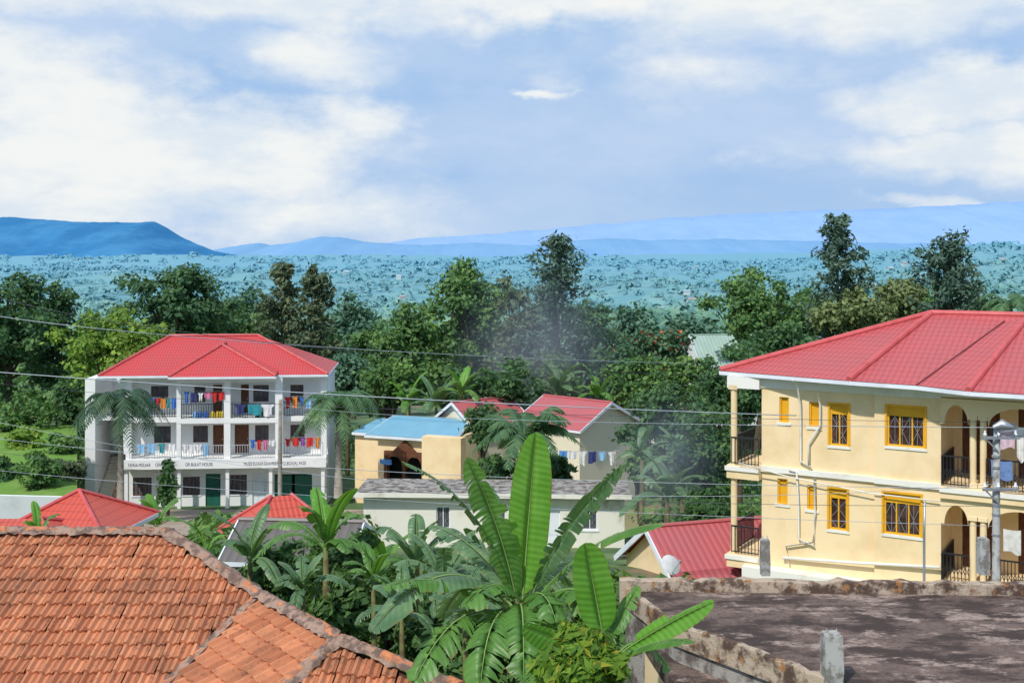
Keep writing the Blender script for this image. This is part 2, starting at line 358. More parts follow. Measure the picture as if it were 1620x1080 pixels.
def bleaf(mb,b,c,t,W,tear=.2,fold=.35,n=26,side=None,pet=.1,hang=.5):
    b,c,t=V(b),V(c),V(t); L=(t-b).length; pts=[bez(b,c,t,i/n) for i in range(n+1)]
    mb.m=1; mb.tube(pts,[max(.004,W*.028*(1-.85*i/n)) for i in range(n+1)],5); mb.m=0
    torn=tear>.05; start=int(pet*n)
    for sg in (-1,1):
        new=[random.random()<tear for _ in range(n+1)]; new[start]=True; gd=0; gs=1; gl=0
        for i in range(start,n):
            if new[i]:
                gd=random.uniform(.0,1)**1.4*(hang if torn else 0); gs=random.uniform(.84,1.04) if torn else 1; gl=random.uniform(-.07,.07) if torn else 0
            vs=[]
            for k,j in enumerate((i,i+1)):
                s=j/n; p=pts[j]; d=(pts[min(j+1,n)]-pts[max(j-1,0)]).normalized()
                S=V(side) if side else d.cross(V((0,0,1)))
                S=(S-d*S.dot(d)); 
                if S.length<.05: S=V((1,0,0))
                S.normalize(); N=S.cross(d)
                if N.z<0 and not side: N=-N
                u=(s-pet)/(1-pet); w=W/2*max(0.,1-abs(2*max(0.,min(1.,u))**.85-1)**2.8)**.55*gs
                f=fold*(1-.6*s); row=[p]; gap=0
                if torn and k==1 and new[i+1]: gap=-.10
                if torn and k==0 and new[i]: gap=.08
                for q in (.35,.7,1.):
                    off=S*sg*w*q*math.cos(f)*(1-.2*gd*q)+N*w*q*math.sin(f)*(1-q*.6)-V((0,0,1))*w*q*q*((.16 if torn else .08)+gd*.8)+d*w*q*(.22+gap*q+gl)
                    row.append(p+off)
                vs.append((row,s))
            for q in range(3):
                a,s0=vs[0]; e,s1=vs[1]; mb.poly([a[q],a[q+1],e[q+1],e[q]],[(sg*q/3,s0*L),(sg*(q+1)/3,s0*L),(sg*(q+1)/3,s1*L),(sg*q/3,s1*L)])
def weld(o):
    bm=bmesh.new(); bm.from_mesh(o.data); bmesh.ops.remove_doubles(bm,verts=bm.verts,dist=.0015); bm.to_mesh(o.data); bm.free()
    o.data.polygons.foreach_set('use_smooth',[True]*len(o.data.polygons))
def banana(px,py,Y,h,n,L,label,seed,km='ban',tear=.3):
    random.seed(seed); c=P(px,py,Y); root=empty('banana_plant',label,'banana plant',(c.x,c.y,c.z-h)); W=L*.27
    m=MB(); m.tube([(0,0,-1.5),(.03,0,h*.5),(0,0,h)],[L*.075,L*.055,L*.03],8); m.build('stem',mt['bstem'],root,True)
    det=30 if Y<35 else 14; a0=random.uniform(0,6)
    for i in range(n):
        a=a0+2.4*i+random.uniform(-.3,.3); el=1.35-1.0*(i/n)+random.uniform(-.15,.15); l=L*random.uniform(.75,1.1)
        d=V((math.cos(a),math.sin(a),0)); o=V((0,0,h)); mid=o+d*l*.5*math.cos(el)+V((0,0,l*.55*math.sin(el))); dr=.2+.85*(i/n)
        tip=mid+d*l*.45*math.cos(el*.5)+V((0,0,l*(.45*math.sin(el)-dr*.75)))
        m=MB(); bleaf(m,o,mid+V((0,0,l*.12)),tip,W,tear*random.uniform(.5,1.5) if i>1 else tear*.3,.4,det,hang=.7)
        q=m.build('leaf',[mt['banb'] if (i<2 and km!='band') else mt[km],mt['rib']],root)
        if Y<35: weld(q)
    return root
def hero(label,base,leaves,seed,stem):
    random.seed(seed); B=P(*base); root=empty('banana_plant',label,'banana plant',(B.x,B.y,2.0))
    for st in stem: m=MB(); a=P(*st[:3]); m.tube([V((a.x-B.x+.15,a.y-B.y,-.3)),V((a.x-B.x+.05,a.y-B.y,(a.z-2)*.5)),a-V((B.x,B.y,2))],[.17,.12,.06],9); m.build('stem',mt['bstem'],root,True)
    for (b,c,t,W,tear,km,side) in leaves:
        m=MB(); o=V((B.x,B.y,2)); bleaf(m,P(*b)-o,P(*c)-o,P(*t)-o,W,tear,.3,44,side,.08,.65)
        q=m.build('leaf',[mt[km],mt['rib']],root); weld(q)
run(hero,'big banana plant at centre with one tall upright bright leaf',(820,1000,16.5),[
 ((826,960,16.5),(836,820,16.6),(848,683,16.4),.62,.03,'banb',(1,0.1,0)),
 ((818,955,16.5),(795,830,16.3),(738,722,16.0),.50,.28,'ban',(.9,.3,.25)),
 ((812,950,16.5),(755,770,16.2),(636,730,15.6),.34,.6,'band',None),
 ((808,960,16.5),(705,840,15.8),(586,1000,15.2),.92,.3,'band',None),
 ((838,950,16.5),(890,820,16.3),(985,735,16.0),.40,.4,'band',(.8,.3,-.4)),
 ((842,955,16.5),(940,830,16.3),(1052,828,15.8),.48,.4,'ban',None),
 ((838,965,16.4),(930,880,15.8),(960,1010,15.0),.7,.3,'ban',None),
 ((806,965,16.5),(700,890,15.6),(605,930,15.2),.56,.35,'ban',None),
 ((806,975,16.5),(720,930,15.6),(655,1080,15),.85,.28,'ban',None),
 ((830,970,16.5),(885,930,15.5),(900,1080,15),.75,.3,'ban',None),
 ((815,950,16.7),(760,850,17.2),(680,830,17.8),.55,.4,'band',None),
 ((822,950,16.7),(790,850,17),(772,765,17.2),.44,.4,'band',(1,0,.2)),
 ((832,950,16.8),(880,860,17.6),(975,900,18.2),.55,.4,'band',None),
 ((812,965,16.3),(770,950,15.2),(760,1090,14.8),.75,.3,'ban',None),
 ((820,960,16.3),(830,930,15.4),(828,1075,14.8),.7,.3,'ban',None),
 ((812,960,16.8),(740,880,17.4),(700,980,18),.65,.4,'band',None),
 ((826,960,16.3),(860,905,15.8),(880,985,15.3),.6,.25,'ban',None),
 ((815,955,16.4),(790,890,15.8),(735,960,15.4),.62,.25,'ban',None)],11,[(822,950,16.5)])
run(hero,'young banana plant with a short broad bright leaf right of the big central plant',(950,1060,15),[
 ((955,1010,15),(942,940,15),(926,858,14.8),.54,.04,'banb',(.9,.2,.1)),
 ((985,1030,15),(1050,985,14.8),(1130,950,14.4),.36,.1,'banb',(.35,.2,.9)),
 ((950,1040,15),(880,1010,14.6),(826,990,14.2),.38,.12,'banb',(.5,.3,.8)),
 ((975,1045,15),(1040,1000,14.5),(1100,1015,14),.36,.2,'ban',None),
 ((955,1030,15),(985,960,15.2),(1010,925,15.4),.36,.25,'ban',None),
 ((970,1045,15),(1010,980,15.2),(1060,1060,15.0),.5,.3,'ban',None),
 ((950,1045,15),(870,1030,14.5),(810,1100,14),.5,.3,'ban',None)],12,[(960,1010,15)])
BAN=[(395,890,29,3,9,1.8,'banana plant behind the orange tiled roof hip',21,'band'),
(515,870,27,3,9,1.9,'banana plant with bright leaves right of the red roof patch',22,'ban'),
(660,900,25,3,9,1.7,'dark banana plant left of the big central plant',23,'band'),
(605,915,30,3,8,1.7,'banana plant in the gap below the grey gabled house',24,'ban'),
(248,835,46,2.5,8,1.9,'small banana plant in front of the white building yard',25,'ban'),
(760,905,27,3,9,1.6,'banana plant directly behind the big central plant',26,'band'),
(905,970,24,3,9,1.4,'banana plant low behind the right leaves of the central plant',27,'band'),
(480,940,23,3,8,1.2,'dark banana plant beside the lower tiled roof ridge',28,'band'),
(1055,790,56,3,10,3.2,'tall shaggy banana clump left of the yellow building',29,'band'),
(980,940,44,3,8,1.5,'banana plant left of the small red roofed yellow house',30,'ban'),
(690,645,88,3,10,3.4,'banana plant behind the blue roofed building',31,'band'),
(645,640,90,3,9,3.0,'banana plant above the left of the blue roof',32,'ban'),
(880,625,92,3,10,3.8,'banana plant behind the central red roofed houses',33,'band'),
(945,630,90,3,9,3.2,'banana plant just above the right red roofed house',34,'ban'),
(590,920,24,2.5,8,1.2,'small banana plant near the bottom behind the tiled roof',35,'ban'),
(60,850,30,2,6,1.0,'small banana shoots showing above the left tiled ridge',36,'ban'),
(325,875,26,2,3,.9,'single bright young banana shoot above the tiled ridge end',37,'banb'),
(730,625,86,3,9,3.0,'banana plant left of the small white fascia gable',39,'ban'),
(1080,730,60,3,9,2.8,'banana clump under the dark tree left of the yellow building',40,'band'),
(700,925,22,3,9,1.4,'banana plant in shade below the low cream building',43,'band'),
(735,975,20,3,8,1.2,'low banana plant left of the central stem',44,'band'),
(635,975,21,3,8,1.2,'low banana plant nearest the lower hip of the tiled roof',45,'band'),
(1015,725,66,3,9,2.4,'banana clump at the right edge of the drying lawn',46,'band')]
for a in BAN: run(banana,*a)
def bush(px,py,Y,r,kind,label,leaf=.12,n=26,asp=2.4,per=90):
    c=P(px,py,Y); g=min(tz(c.x,Y),c.z-.4); root=empty('leafy_bush',label,'bush',(c.x,Y,g)); h=c.z-g; d=nrm(rs.normal(size=(n,3)))
    cen=d*(rs.rand(n,1)**.5)*r*.75*[1,.9,1]+[0,0,h]; m=MB()
    for q in cen[::2]: m.tube([(0,0,0),(q[0]*.3,q[1]*.3,h*.6),tuple(q)],[.05,.03,.012],4)
    m.build('stem',mt['trunk'],root); p,no=clump_pts(cen,np.full((n,1),r*.35),per); npmesh('foliage',quads(p,no,leaf,asp),len(p),LM[kind],root)
run(bush,925,1062,13.2,.66,'bush','bright yellow green leafy bush at the bottom centre right',.075,42,3)
for a in [(560,970,25,1.1,'dark','dark bush in shade behind the tiled roof hip',.12),
(690,1005,22,1.1,'dark','dark bush low behind the central banana leaves',.11),
(780,1015,21,1.2,'dark','dark bush behind the central banana stem',.11),
(440,905,30,1.1,'dark','dark bush below the small orange red roof patch',.11),
(560,900,28,1.1,'dark','dark bush between the two left centre banana plants',.11),
(620,950,26,1.0,'dark','dark bush left of the big drooping banana leaf',.11),
(60,750,67,1.5,'mid','clipped green shrub in the garden at far left',.16),
(108,752,70,1.3,'olive','reddish brown shrub left of the white building stair',.16),
(40,705,80,1.6,'lime','pale green shrub at the back of the garden lawn',.18),
(95,715,78,1.5,'mid','round green shrub beside the white stair tower',.16),
(880,745,68,1.2,'dark','small dark bush right of the arching palm',.16),
(790,745,66,1.5,'dark','bush at the left foot of the arching palm',.16),
(1010,730,70,1.5,'mid','bush at the edge of the drying yard',.16),
(1120,810,50,1.4,'dark','dark bush left of the yellow building lower balcony',.15),
(870,1000,28,1.2,'mid','green bush behind the right side of the central banana',.12),
(500,910,34,1.1,'mid','green bush among the bananas left of centre',.12),
(5,755,70,1.5,'dark','green hedge bush at the left edge of the garden',.16)]: run(bush,*a)
# ---------------------------------------------------------------- ground and far land
def build_terrain():
    ys=list(np.arange(-120,150,6))+list(np.geomspace(150,16000,130)); xs=np.linspace(-1,1,141); vs=[];n=len(xs)
    for y in ys:
        for s in xs: x=s*(260+max(0,y)*.95); vs.append((x,y,tz(x,y)))
    fs=[(j*n+i,j*n+i+1,(j+1)*n+i+1,(j+1)*n+i) for j in range(len(ys)-1) for i in range(n-1)]
    m,nt,b,o=newmat('ground_cover'); p=posn(nt)
    c=mixc(nt,ramp(nt,noi(nt,.12,6,p),.42,.6),(.05,.11,.02),(.14,.20,.05))
    c=mixc(nt,ramp(nt,noi(nt,.07,5,p),.56,.64),c,(.26,.16,.10))
    far=mixc(nt,ramp(nt,noi(nt,.012,9,p,.75),.42,.58),(.06,.15,.05),(.25,.37,.12))
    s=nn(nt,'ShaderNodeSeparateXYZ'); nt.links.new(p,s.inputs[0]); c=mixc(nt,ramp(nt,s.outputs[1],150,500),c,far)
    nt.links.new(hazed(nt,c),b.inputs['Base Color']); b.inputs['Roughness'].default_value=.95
    a=MB(); a.raw(vs,fs); a.build('ground',m,None,True,kind='structure')
run(build_terrain)
def hillmat(name,c,c2):  # aerial haze on the ridges is put into their blue base colours
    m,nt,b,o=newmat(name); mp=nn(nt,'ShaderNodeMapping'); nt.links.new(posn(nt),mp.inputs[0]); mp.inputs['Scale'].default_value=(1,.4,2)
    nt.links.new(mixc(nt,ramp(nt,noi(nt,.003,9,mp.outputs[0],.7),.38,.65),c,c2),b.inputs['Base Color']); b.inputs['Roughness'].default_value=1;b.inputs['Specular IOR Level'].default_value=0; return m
def ridge(name,prof,Y,ma,depth,wb=.2):
    xs=np.arange(prof[0][0],prof[-1][0],5); n=len(xs); vs=[];R=7
    for r in range(R):
        t=r/(R-1)
        for x in xs:
            top=float(np.interp(x,[a for a,_ in prof],[b for _,b in prof]))+noise.noise(V((x/40.,Y,0)))*2.2+noise.noise(V((x/9.,Y,3)))*1.0
            q=P(x,top,Y); zb=-60.; z=zb+(q.z-zb)*(t**.7); wob=noise.noise(V((x/45.,t*2,Y)))*depth*wb*(1-t)*t*4
            vs.append((q.x,Y-depth*(1-t)+wob,z))
    for x in xs: q=P(x,430,Y); vs.append((q.x,Y+depth,-60))
    a=MB(); a.raw(vs,[(j*n+i,j*n+i+1,(j+1)*n+i+1,(j+1)*n+i) for j in range(R) for i in range(n-1)]); a.build(name,ma,None,True,kind='structure')
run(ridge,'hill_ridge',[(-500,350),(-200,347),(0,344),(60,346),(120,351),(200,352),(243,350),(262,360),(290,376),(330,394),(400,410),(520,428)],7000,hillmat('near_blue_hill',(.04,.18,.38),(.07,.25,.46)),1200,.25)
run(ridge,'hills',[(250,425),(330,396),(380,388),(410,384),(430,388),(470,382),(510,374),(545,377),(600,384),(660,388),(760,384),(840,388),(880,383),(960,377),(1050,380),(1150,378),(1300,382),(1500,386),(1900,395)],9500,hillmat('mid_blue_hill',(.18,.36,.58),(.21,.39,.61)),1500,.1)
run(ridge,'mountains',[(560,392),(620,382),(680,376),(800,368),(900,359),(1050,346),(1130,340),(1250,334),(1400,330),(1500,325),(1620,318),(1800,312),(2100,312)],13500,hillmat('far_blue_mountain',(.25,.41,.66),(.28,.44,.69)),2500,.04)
def far_woods():
    n=16000; Y=np.exp(rs.uniform(math.log(200),math.log(5600),n)); X=(rs.rand(n)*1.3-.65)*Y
    dens=np.array([noise.noise(V((x/170.,y/260.,9))) for x,y in zip(X,Y)]); k=dens>-.36; X=X[k];Y=Y[k]; n=len(X)
    Z=np.array([tz(x,y) for x,y in zip(X,Y)]); R=rs.uniform(2.5,6,n)*(1+Y/2200.); per=12
    cen=np.stack([X,Y,Z+R*.3],1); d=nrm(rs.normal(size=(n*per,3))); d[:,2]=np.abs(d[:,2])*.9; d[:,1]-=.1
    Rr=np.repeat(R,per)[:,None]; pos=np.repeat(cen,per,0)+d*Rr*.9*[1.3,1,.85]; npmesh('distant_woodland',quads(pos,d+rs.normal(size=d.shape)*.2+[0,-.1,.35],(Rr*.75).ravel(),1.3),len(pos),LM['far'],None,kind='stuff',label='distant hazy green woodland filling the valley',category='woodland')
    n=760; Y=rs.uniform(118,270,n); X=(rs.rand(n)*1.3-.65)*Y; cs=[];rd=[]
    for x,y in zip(X,Y):
        r=rs.uniform(1.8,3.8); cs.append([x,y,tz(x,y)+r*.9+rs.uniform(0,5)]); rd.append([r])
    p,no=clump_pts(np.array(cs),np.array(rd),150); npmesh('woodland',quads(p,no,.64,1.4),len(p),LM['mid'],None,kind='stuff',label='belt of mixed trees behind the nearer houses',category='woodland')
run(far_woods)
FOOT=[]
def undergrowth():
    cs=[];rd=[]
    for it in range(3800):
        y=rs.uniform(23,125) if it<2600 else rs.uniform(22,57); x=(rs.rand()*1.3-.65)*y; px=810+F*x/y
        if any(a-.8<x<b+.8 and c-.8<y<d+.8 for a,b,c,d in FOOT): continue
        z=tz(x,y); r=rs.uniform(.5,1.1)*(1+y/120.)
        if 62<y<82 and (px<620 or 840<px<1030): continue
        if y<62 and px<330: continue
        if y<60 and px>1120 : continue
        if y<57 and 560<px<1120 and 405+F*(CZ-z-r*1.6)/y<885: continue
        cs.append([x,y,z+r*.5]); rd.append([r])
    p,no=clump_pts(np.array(cs),np.array(rd),56); npmesh('undergrowth',quads(p,no,.24,1.8),len(p),LM['mid'],None,kind='stuff',label='dense green undergrowth between the houses and trees',category='undergrowth')
# ---------------------------------------------------------------- building helpers
class Fac:
    def __init__(s,px0,Y0,px1,Y1,zb):
        a=V(((px0-810)/F*Y0,Y0)); b=V(((px1-810)/F*Y1,Y1)); s.O=a; s.L=(b-a).length; s.d=(b-a)/s.L; s.n=V((-s.d.y,s.d.x)); s.rz=math.atan2(s.d.y,s.d.x); s.zb=zb
    def x(s,px,v=0):
        o=s.O+s.n*v; k=(px-810)/F; return (k*o.y-o.x)/(s.d.x-k*s.d.y)
    def z(s,px,py,v=0):
        u=s.x(px,v); Y=(s.O+s.n*v).y+s.d.y*u; return CZ-(py-405)/F*Y-s.zb
    def w(s,x,y,z): q=s.O+s.d*x+s.n*y; return V((q.x,q.y,z+s.zb))
def window(par,x0,x1,z0,z1,y,fm,pane='pane',grille=None,sill=None,mull=1,top=0,name='window'):
    m=MB(); t=.055
    m.box(x0,x1,y+.02,y+.1,z0,z0+t);m.box(x0,x1,y+.02,y+.1,z1-t,z1);m.box(x0,x0+t,y+.022,y+.098,z0+t,z1-t);m.box(x1-t,x1,y+.022,y+.098,z0+t,z1-t)
    for i in range(mull): c=x0+(x1-x0)*(i+1)/(mull+1); m.box(c-t*.4,c+t*.4,y+.03,y+.09,z0+t,z1-t)
    if top: m.box(x0+t,x1-t,y+.035,y+.08,z1-t-(z1-z0)*top,z1-t)
    o=m.build(name,fm,par); p=MB(); p.poly([(x0+.01,y+.085,z0+.01),(x1-.01,y+.085,z0+.01),(x1-.01,y+.085,z1-.01),(x0+.01,y+.085,z1-.01)]); p.build('pane',mt[pane],o)
    if grille:
        g=MB(); zt=z1-t-(z1-z0)*top; n=max(2,int((x1-x0)/.2)); st=(x1-x0)/n; k=max(2,int((zt-z0)/.34)); hh=(zt-z0)/k; r=.011
        for i in range(n+1): g.beam((x0+i*st,y+.043,z0),(x0+i*st,y+.043,zt),r)
        for j in range(k):
            c=z0+j*hh
            for i in range(n):
                a=x0+i*st
                if (i+j)%2: g.beam((a,y+.045,c),(a+st,y+.045,c+hh),r)
                else: g.beam((a+st,y+.045,c),(a,y+.045,c+hh),r)
        g.build('grille',mt[grille],o)
    if sill: s=MB(); s.box(x0-.08,x1+.08,y-.07,y+.03,z0-.09,z0-.003); s.build('sill',mt[sill],o)
    return o
def railing(par,a,b,h,ma,step=.13,r=.012,panel=False,name='railing'):
    a=V(a);b=V(b);L=(b-a).length;n=max(2,int(L/step)); m=MB(); u=V((0,0,h)); m.beam(a+u,b+u,.045); m.beam(a+V((0,0,.08)),b+V((0,0,.08)),.03)
    for i in range(n+1): p=a+(b-a)*i/n; m.beam(p+V((0,0,.03)),p+u,r*2)
    if panel:
        for i in range(n): p=a+(b-a)*(i+.5)/n; m.beam(p+V((-.05,0,h*.35)),p+V((.05,0,h*.6)),.015); m.beam(p+V((.05,.002,h*.35)),p+V((-.05,.002,h*.6)),.015)
    return m.build(name,mt[ma],par)
def door(par,x0,x1,z0,z1,y,ma,leafs=1):
    m=MB(); m.box(x0,x1,y,y+.05,z0,z1); n=leafs
    for i in range(n):
        a=x0+(x1-x0)*i/n; b=x0+(x1-x0)*(i+1)/n
        for zz in ((.08,.45),(.52,.92)): m.box(a+.1,b-.1,y-.015,y-.001,z0+(z1-z0)*zz[0],z0+(z1-z0)*zz[1])
    o=m.build('door',mt[ma],par); h=MB(); h.box(x1-.14,x1-.1,y-.06,y-.016,z0+(z1-z0)*.46,z0+(z1-z0)*.52); h.build('handle',mt['galv'],o); return o
def cloth(pos,rz,w,h,col,label,group,name='hanging_cloth',cat='laundry',shirt=False):
    m,nt,b,o=newmat('cloth_'+name); b.inputs['Roughness'].default_value=.9
    nt.links.new(mixc(nt,ramp(nt,noi(nt,6,3,posn(nt)),.4,.7),col,tuple(x*.75 for x in col)),b.inputs['Base Color'])
    mb=MB(); nx,nz=10,6; vs=[]; ph=random.random()*6
    for j in range(nz+1):
        for i in range(nx+1):
            u=i/nx; t=j/nz; ww=w*(1-.12*t*math.sin(u*3+ph)); x=(u-.5)*ww
            if shirt: x=(u-.5)*ww*(1 if t<.33 else .62)
            vs.append((x,-.02-.04*math.sin(u*9+ph)*(.3+t),-h*t*(1-.08*math.sin(u*5+ph))-.03*math.sin(u*math.pi)))
    mb.raw(vs,[(j*(nx+1)+i,j*(nx+1)+i+1,(j+1)*(nx+1)+i+1,(j+1)*(nx+1)+i) for j in range(nz) for i in range(nx)])
    q=mb.build(name,m,None,True,label=label,category=cat,group=group); q.location=pos; q.rotation_euler=(0,0,rz); return q
def arch(m,xa,xb,zs,zt,y0,y1,n=14):
    cx=(xa+xb)/2; r=(xb-xa)/2; h=(zt-zs)*.75
    pts=[(cx-r*math.cos(math.pi*i/n),zs+h*math.sin(math.pi*i/n)) for i in range(n+1)]
    for (a,c),(b,d) in zip(pts,pts[1:]):
        for y in (y0,y1): m.poly([(a,y,c),(b,y,d),(b,y,zt),(a,y,zt)])
        m.poly([(a,y0,c),(b,y0,d),(b,y1,d),(a,y1,c)])
def bx(par,name,ma,*q,**k):
    m=MB(); m.box(*q); return m.build(name,mt[ma],par,**k)
# ---------------------------------------------------------------- yellow building
def yellow():
    f=Fac(1205,39,1490,36,1.7); R=empty('yellow_building','two storey yellow building with red hipped roof at the right','building',(f.O.x,f.O.y,1.7),f.rz)
    FOOT.append((7,30,33,55))
    L=f.L; z1=f.z(1205,742)-.05; zt=6.25; D=9
    wins=[(1233,1248,628,668,0),(1280,1297,636,675,0),(1313,1342,640,705,1),(1405,1464,643,706,2),(1230,1246,757,797,0),(1277,1292,767,806,0),(1312,1340,773,838,1),(1400,1458,780,845,2)]
    hs=[];xb=f.x(1385)
    for a,b,c,d,k in wins:
        mx=(a+b)/2; hs.append((f.x(a),f.x(b),f.z(mx,d),f.z(mx,c),k))
    w=MB(); w.wall(0,xb,-2,zt,0,.22,[h[:4] for h in hs if h[0]<xb]); w.wall(xb,L,-2,zt,-.14,.22,[h[:4] for h in hs if h[0]>=xb])
    w.box(0,.2,.22,D,-2,zt); w.box(L-.2,L,.08,1.9,-2,zt); w.box(.2,14,D-.2,D,-2,zt); w.box(13.8,14,1.9,D-.2,-2,zt)
    w.wall(L,13.8,-2,zt,1.9,.2,[(L+.3,L+1.45,0.1,2.5),(L+.3,L+1.45,z1+.2,z1+2.6),(L+2.0,L+3.3,.1,2.5),(L+2.0,L+3.3,z1+.2,z1+2.6)])
    w.build('wall',mt['yellow'],R)
    bx(R,'dark_interior','dark',.25,L-.3,.6,.7,-1,zt-.2); bx(R,'dark_interior','dark',L-.1,13.7,2.4,2.5,-1,zt-.2)
    for a,b,c,d,k in hs:
        y=0 if a<xb else -.14
        o=window(R,a,b,c,d,y+.03,mt['orange'],'pane' if k else 'orange','grille' if k else None,'ctrim',k,.2 if k else 0)
        if k:
            s=MB(); s.box(a-.07,b+.07,y-.035,y-.003,d+.0,d+.07); s.box(a-.07,a-.002,y-.035,y-.003,c-.03,d); s.box(b+.002,b+.07,y-.035,y-.003,c-.03,d); s.build('surround',mt['orange'],o)
    for q in ((-.02,xb,-.05,-.003,zt-.45,zt-.12),(xb,L+.02,-.2,-.143,zt-.45,zt-.12),(-.02,xb,-.1,-.003,z1-.0,z1+.18),(xb,L+.02,-.24,-.143,z1-.0,z1+.18)): bx(R,'cornice_band','ctrim',*q)
    for zz in (z1-.05,-.15):
        o=bx(R,'balcony_slab','yellow',-1.15,-.003,-.3,2.2,zz-.25,zz+.2); bx(o,'slab_edge','ctrim',-1.2,-.003,-.36,-.303,zz+.02,zz+.17)
        railing(R,(-1.0,-.2,zz+.2),(-.05,-.2,zz+.2),.95,'iron',.11); railing(R,(-1.0,-.2,zz+.2),(-1.0,2.1,zz+.2),.95,'iron',.11)
        s=MB(); s.tube([(-.95,-.1,zz+.2),(-.95,-.1,zz+2.95)],.11,14); s.box(-1.1,-.8,-.25,.05,zz+2.8,zz+2.95); s.build('column',mt['yellow'],R,False)
    bx(R,'balcony_beam','ctrim',-1.15,-.005,-.25,2.2,zt-.5,zt-.1)
    for zz in (z1,-.1):
        o=bx(R,'porch_slab','yellow',L+.003,13.6,-.4,1.9,zz-.22,zz+.15); bx(o,'slab_edge','ctrim',L+.003,13.6,-.46,-.403,zz-.02,zz+.12)
        zt2=zz+2.9 if zz>1 else z1-.23
        for x in (L+.95,L+1.25,L+3.4,L+3.7,L+6): 
            s=MB(); s.tube([(x,-.15,zz+.15),(x,-.15,zt2-.5)],.1,14); s.box(x-.14,x+.14,-.29,-.01,zt2-.62,zt2-.5); s.box(x-.14,x+.14,-.29,-.01,zz+.15,zz+.3); s.build('column',mt['yellow'],R)
        s=MB(); 
        for xa,xe in ((L+.12,L+.82),(L+1.4,L+3.25),(L+3.85,L+5.9)): arch(s,xa,xe,zt2-.8,zt2,-.27,-.03)
        s.box(L+.003,L+.12,-.27,-.03,zt2-.8,zt2); s.box(L+.82,L+1.4,-.27,-.03,zt2-.5,zt2); s.box(L+3.25,L+3.85,-.27,-.03,zt2-.5,zt2); s.build('arched_beam',mt['yellow'],R)
        railing(R,(L+.1,-.3,zz+.15),(L+.85,-.3,zz+.15),.95,'iron',.1,.012,True); railing(R,(L+1.35,-.3,zz+.15),(L+3.3,-.3,zz+.15),.95,'iron',.1,.012,True); railing(R,(L+3.8,-.3,zz+.15),(L+6,-.3,zz+.15),.95,'iron',.1)
        door(R,L+.32,L+1.43,zz+.21,zz+2.48,1.95,'wood',2); door(R,L+2.02,L+3.28,zz+.21,zz+2.48,1.95,'wood',2)
        railing(R,(L+.05,-.33,zz+.15),(L+.05,1.8,zz+.15),.9,'iron',.12)
    bx(R,'porch_ceiling','ctrim',L+.003,13.6,-.3,1.9,zt-.35,zt-.12)
    e=6.3; E0=(-1.5,.0,e);E1=(3.2,-.95,e);VB=(5.3,-1.0,e-.02);VT=(7.2,3.9,8.08);PB=(6.9,-1.55,e-.05);PT=(7.9,4.0,8.2);A=(4.75,4.35,8.26);Rr=(14.5,4.35,8.26)
    r=MB(); r.rface(E0,E1,A); r.rface(E1,VB,VT,A); r.rface(VB,PB,PT,VT); r.rface(PB,(15,-1.55,e-.05),(15,4.0,8.2),PT); r.rface(VT,PT,(14.5,4.0,8.2),Rr,A)
    r.rface(E0,A,(-1.2,9.8,e)); r.rface((-1.2,9.8,e),A,Rr,(15,9.8,e)); rr=r.build('roof',mt['redroof2'],R)
    for a,b in ((E0,A),(E1,A),(PB,PT),(A,Rr)): c=MB(); up=V((0,0,.04)); c.tube([V(a)+up,V(b)+up],.1,8); c.build('ridge_cap',mt['cap'],rr)
    c=MB(); c.beam(V(VB)+V((0,0,.015)),V(VT)+V((0,0,.015)),.055,.02); c.build('valley_gutter',mt['capd'],rr)
    for a,b in ((E0,E1),(E1,VB),(VB,PB),(PB,(15,-1.55,e-.05)),(E0,(-1.2,9.8,e))): c=MB(); c.beam(V(a)-V((0,0,.08)),V(b)-V((0,0,.08)),.07,.12); c.build('gutter',mt['trim'],rr)
    c=MB(); c.poly([(-1.45,.03,e-.16),(3.2,-.9,e-.16),(14,-.9,e-.16),(14,9.5,e-.16),(-1.2,9.5,e-.16)]); c.build('soffit',mt['trim'],rr)
    def pipe(pts,rad=.036): 
        c=MB(); c.tube([(f.x(a),-.12-dy,f.z(a,b_)) for a,b_,dy in pts],rad,8); c.build('drain_pipe',mt['ctrim'],R,True)
    pipe([(1264,598,.5),(1266,605,.3),(1268,640,0),(1268,728,0),(1285,738,0)]); pipe([(1297,617,.2),(1299,640,0),(1299,672,0),(1281,700,0),(1281,735,0)])
    pipe([(1250,742,.02),(1262,745,.02),(1265,800,0),(1265,850,0),(1290,862,0)],.032); pipe([(1290,752,0),(1291,810,0),(1288,856,0),(1245,862,0),(1250,890,0)],.032)
    pipe([(1175,728,.35),(1250,752,.1),(1380,778,.1),(1490,790,.15)],.02); pipe([(1240,880,.02),(1370,888,.1),(1490,893,.2)],.05)
    bx(R,'plinth_ledge','ctrim',-.5,L+.3,-.6,.0-.003,-.6,-.25)
    G='washing on the yellow building'
    for dx,zz,w_,h_,cc,lb,sh in ((1.65,z1+2.1,.35,.9,(.06,.07,.1),'dark shirt hanging in the upper right arch of the yellow building',True),(1.95,z1+2.3,.5,.8,(.7,.5,.6),'pink patterned cloth hanging in the upper right arch of the yellow building',False),(2.35,z1+2.2,.4,1.0,(.78,.76,.74),'white shirt hanging in the upper right arch of the yellow building',True),(1.8,z1+1.12,.6,.55,(.15,.25,.5),'blue towel over the upper right balcony rail of the yellow building',False),(2.1,2.0,.5,.7,(.7,.68,.65),'pale cloth hanging in the lower right arch of the yellow building',False)):
        cloth(f.w(L+dx,-.38,zz),f.rz,w_,h_,cc,lb,G,shirt=sh)
run(yellow)
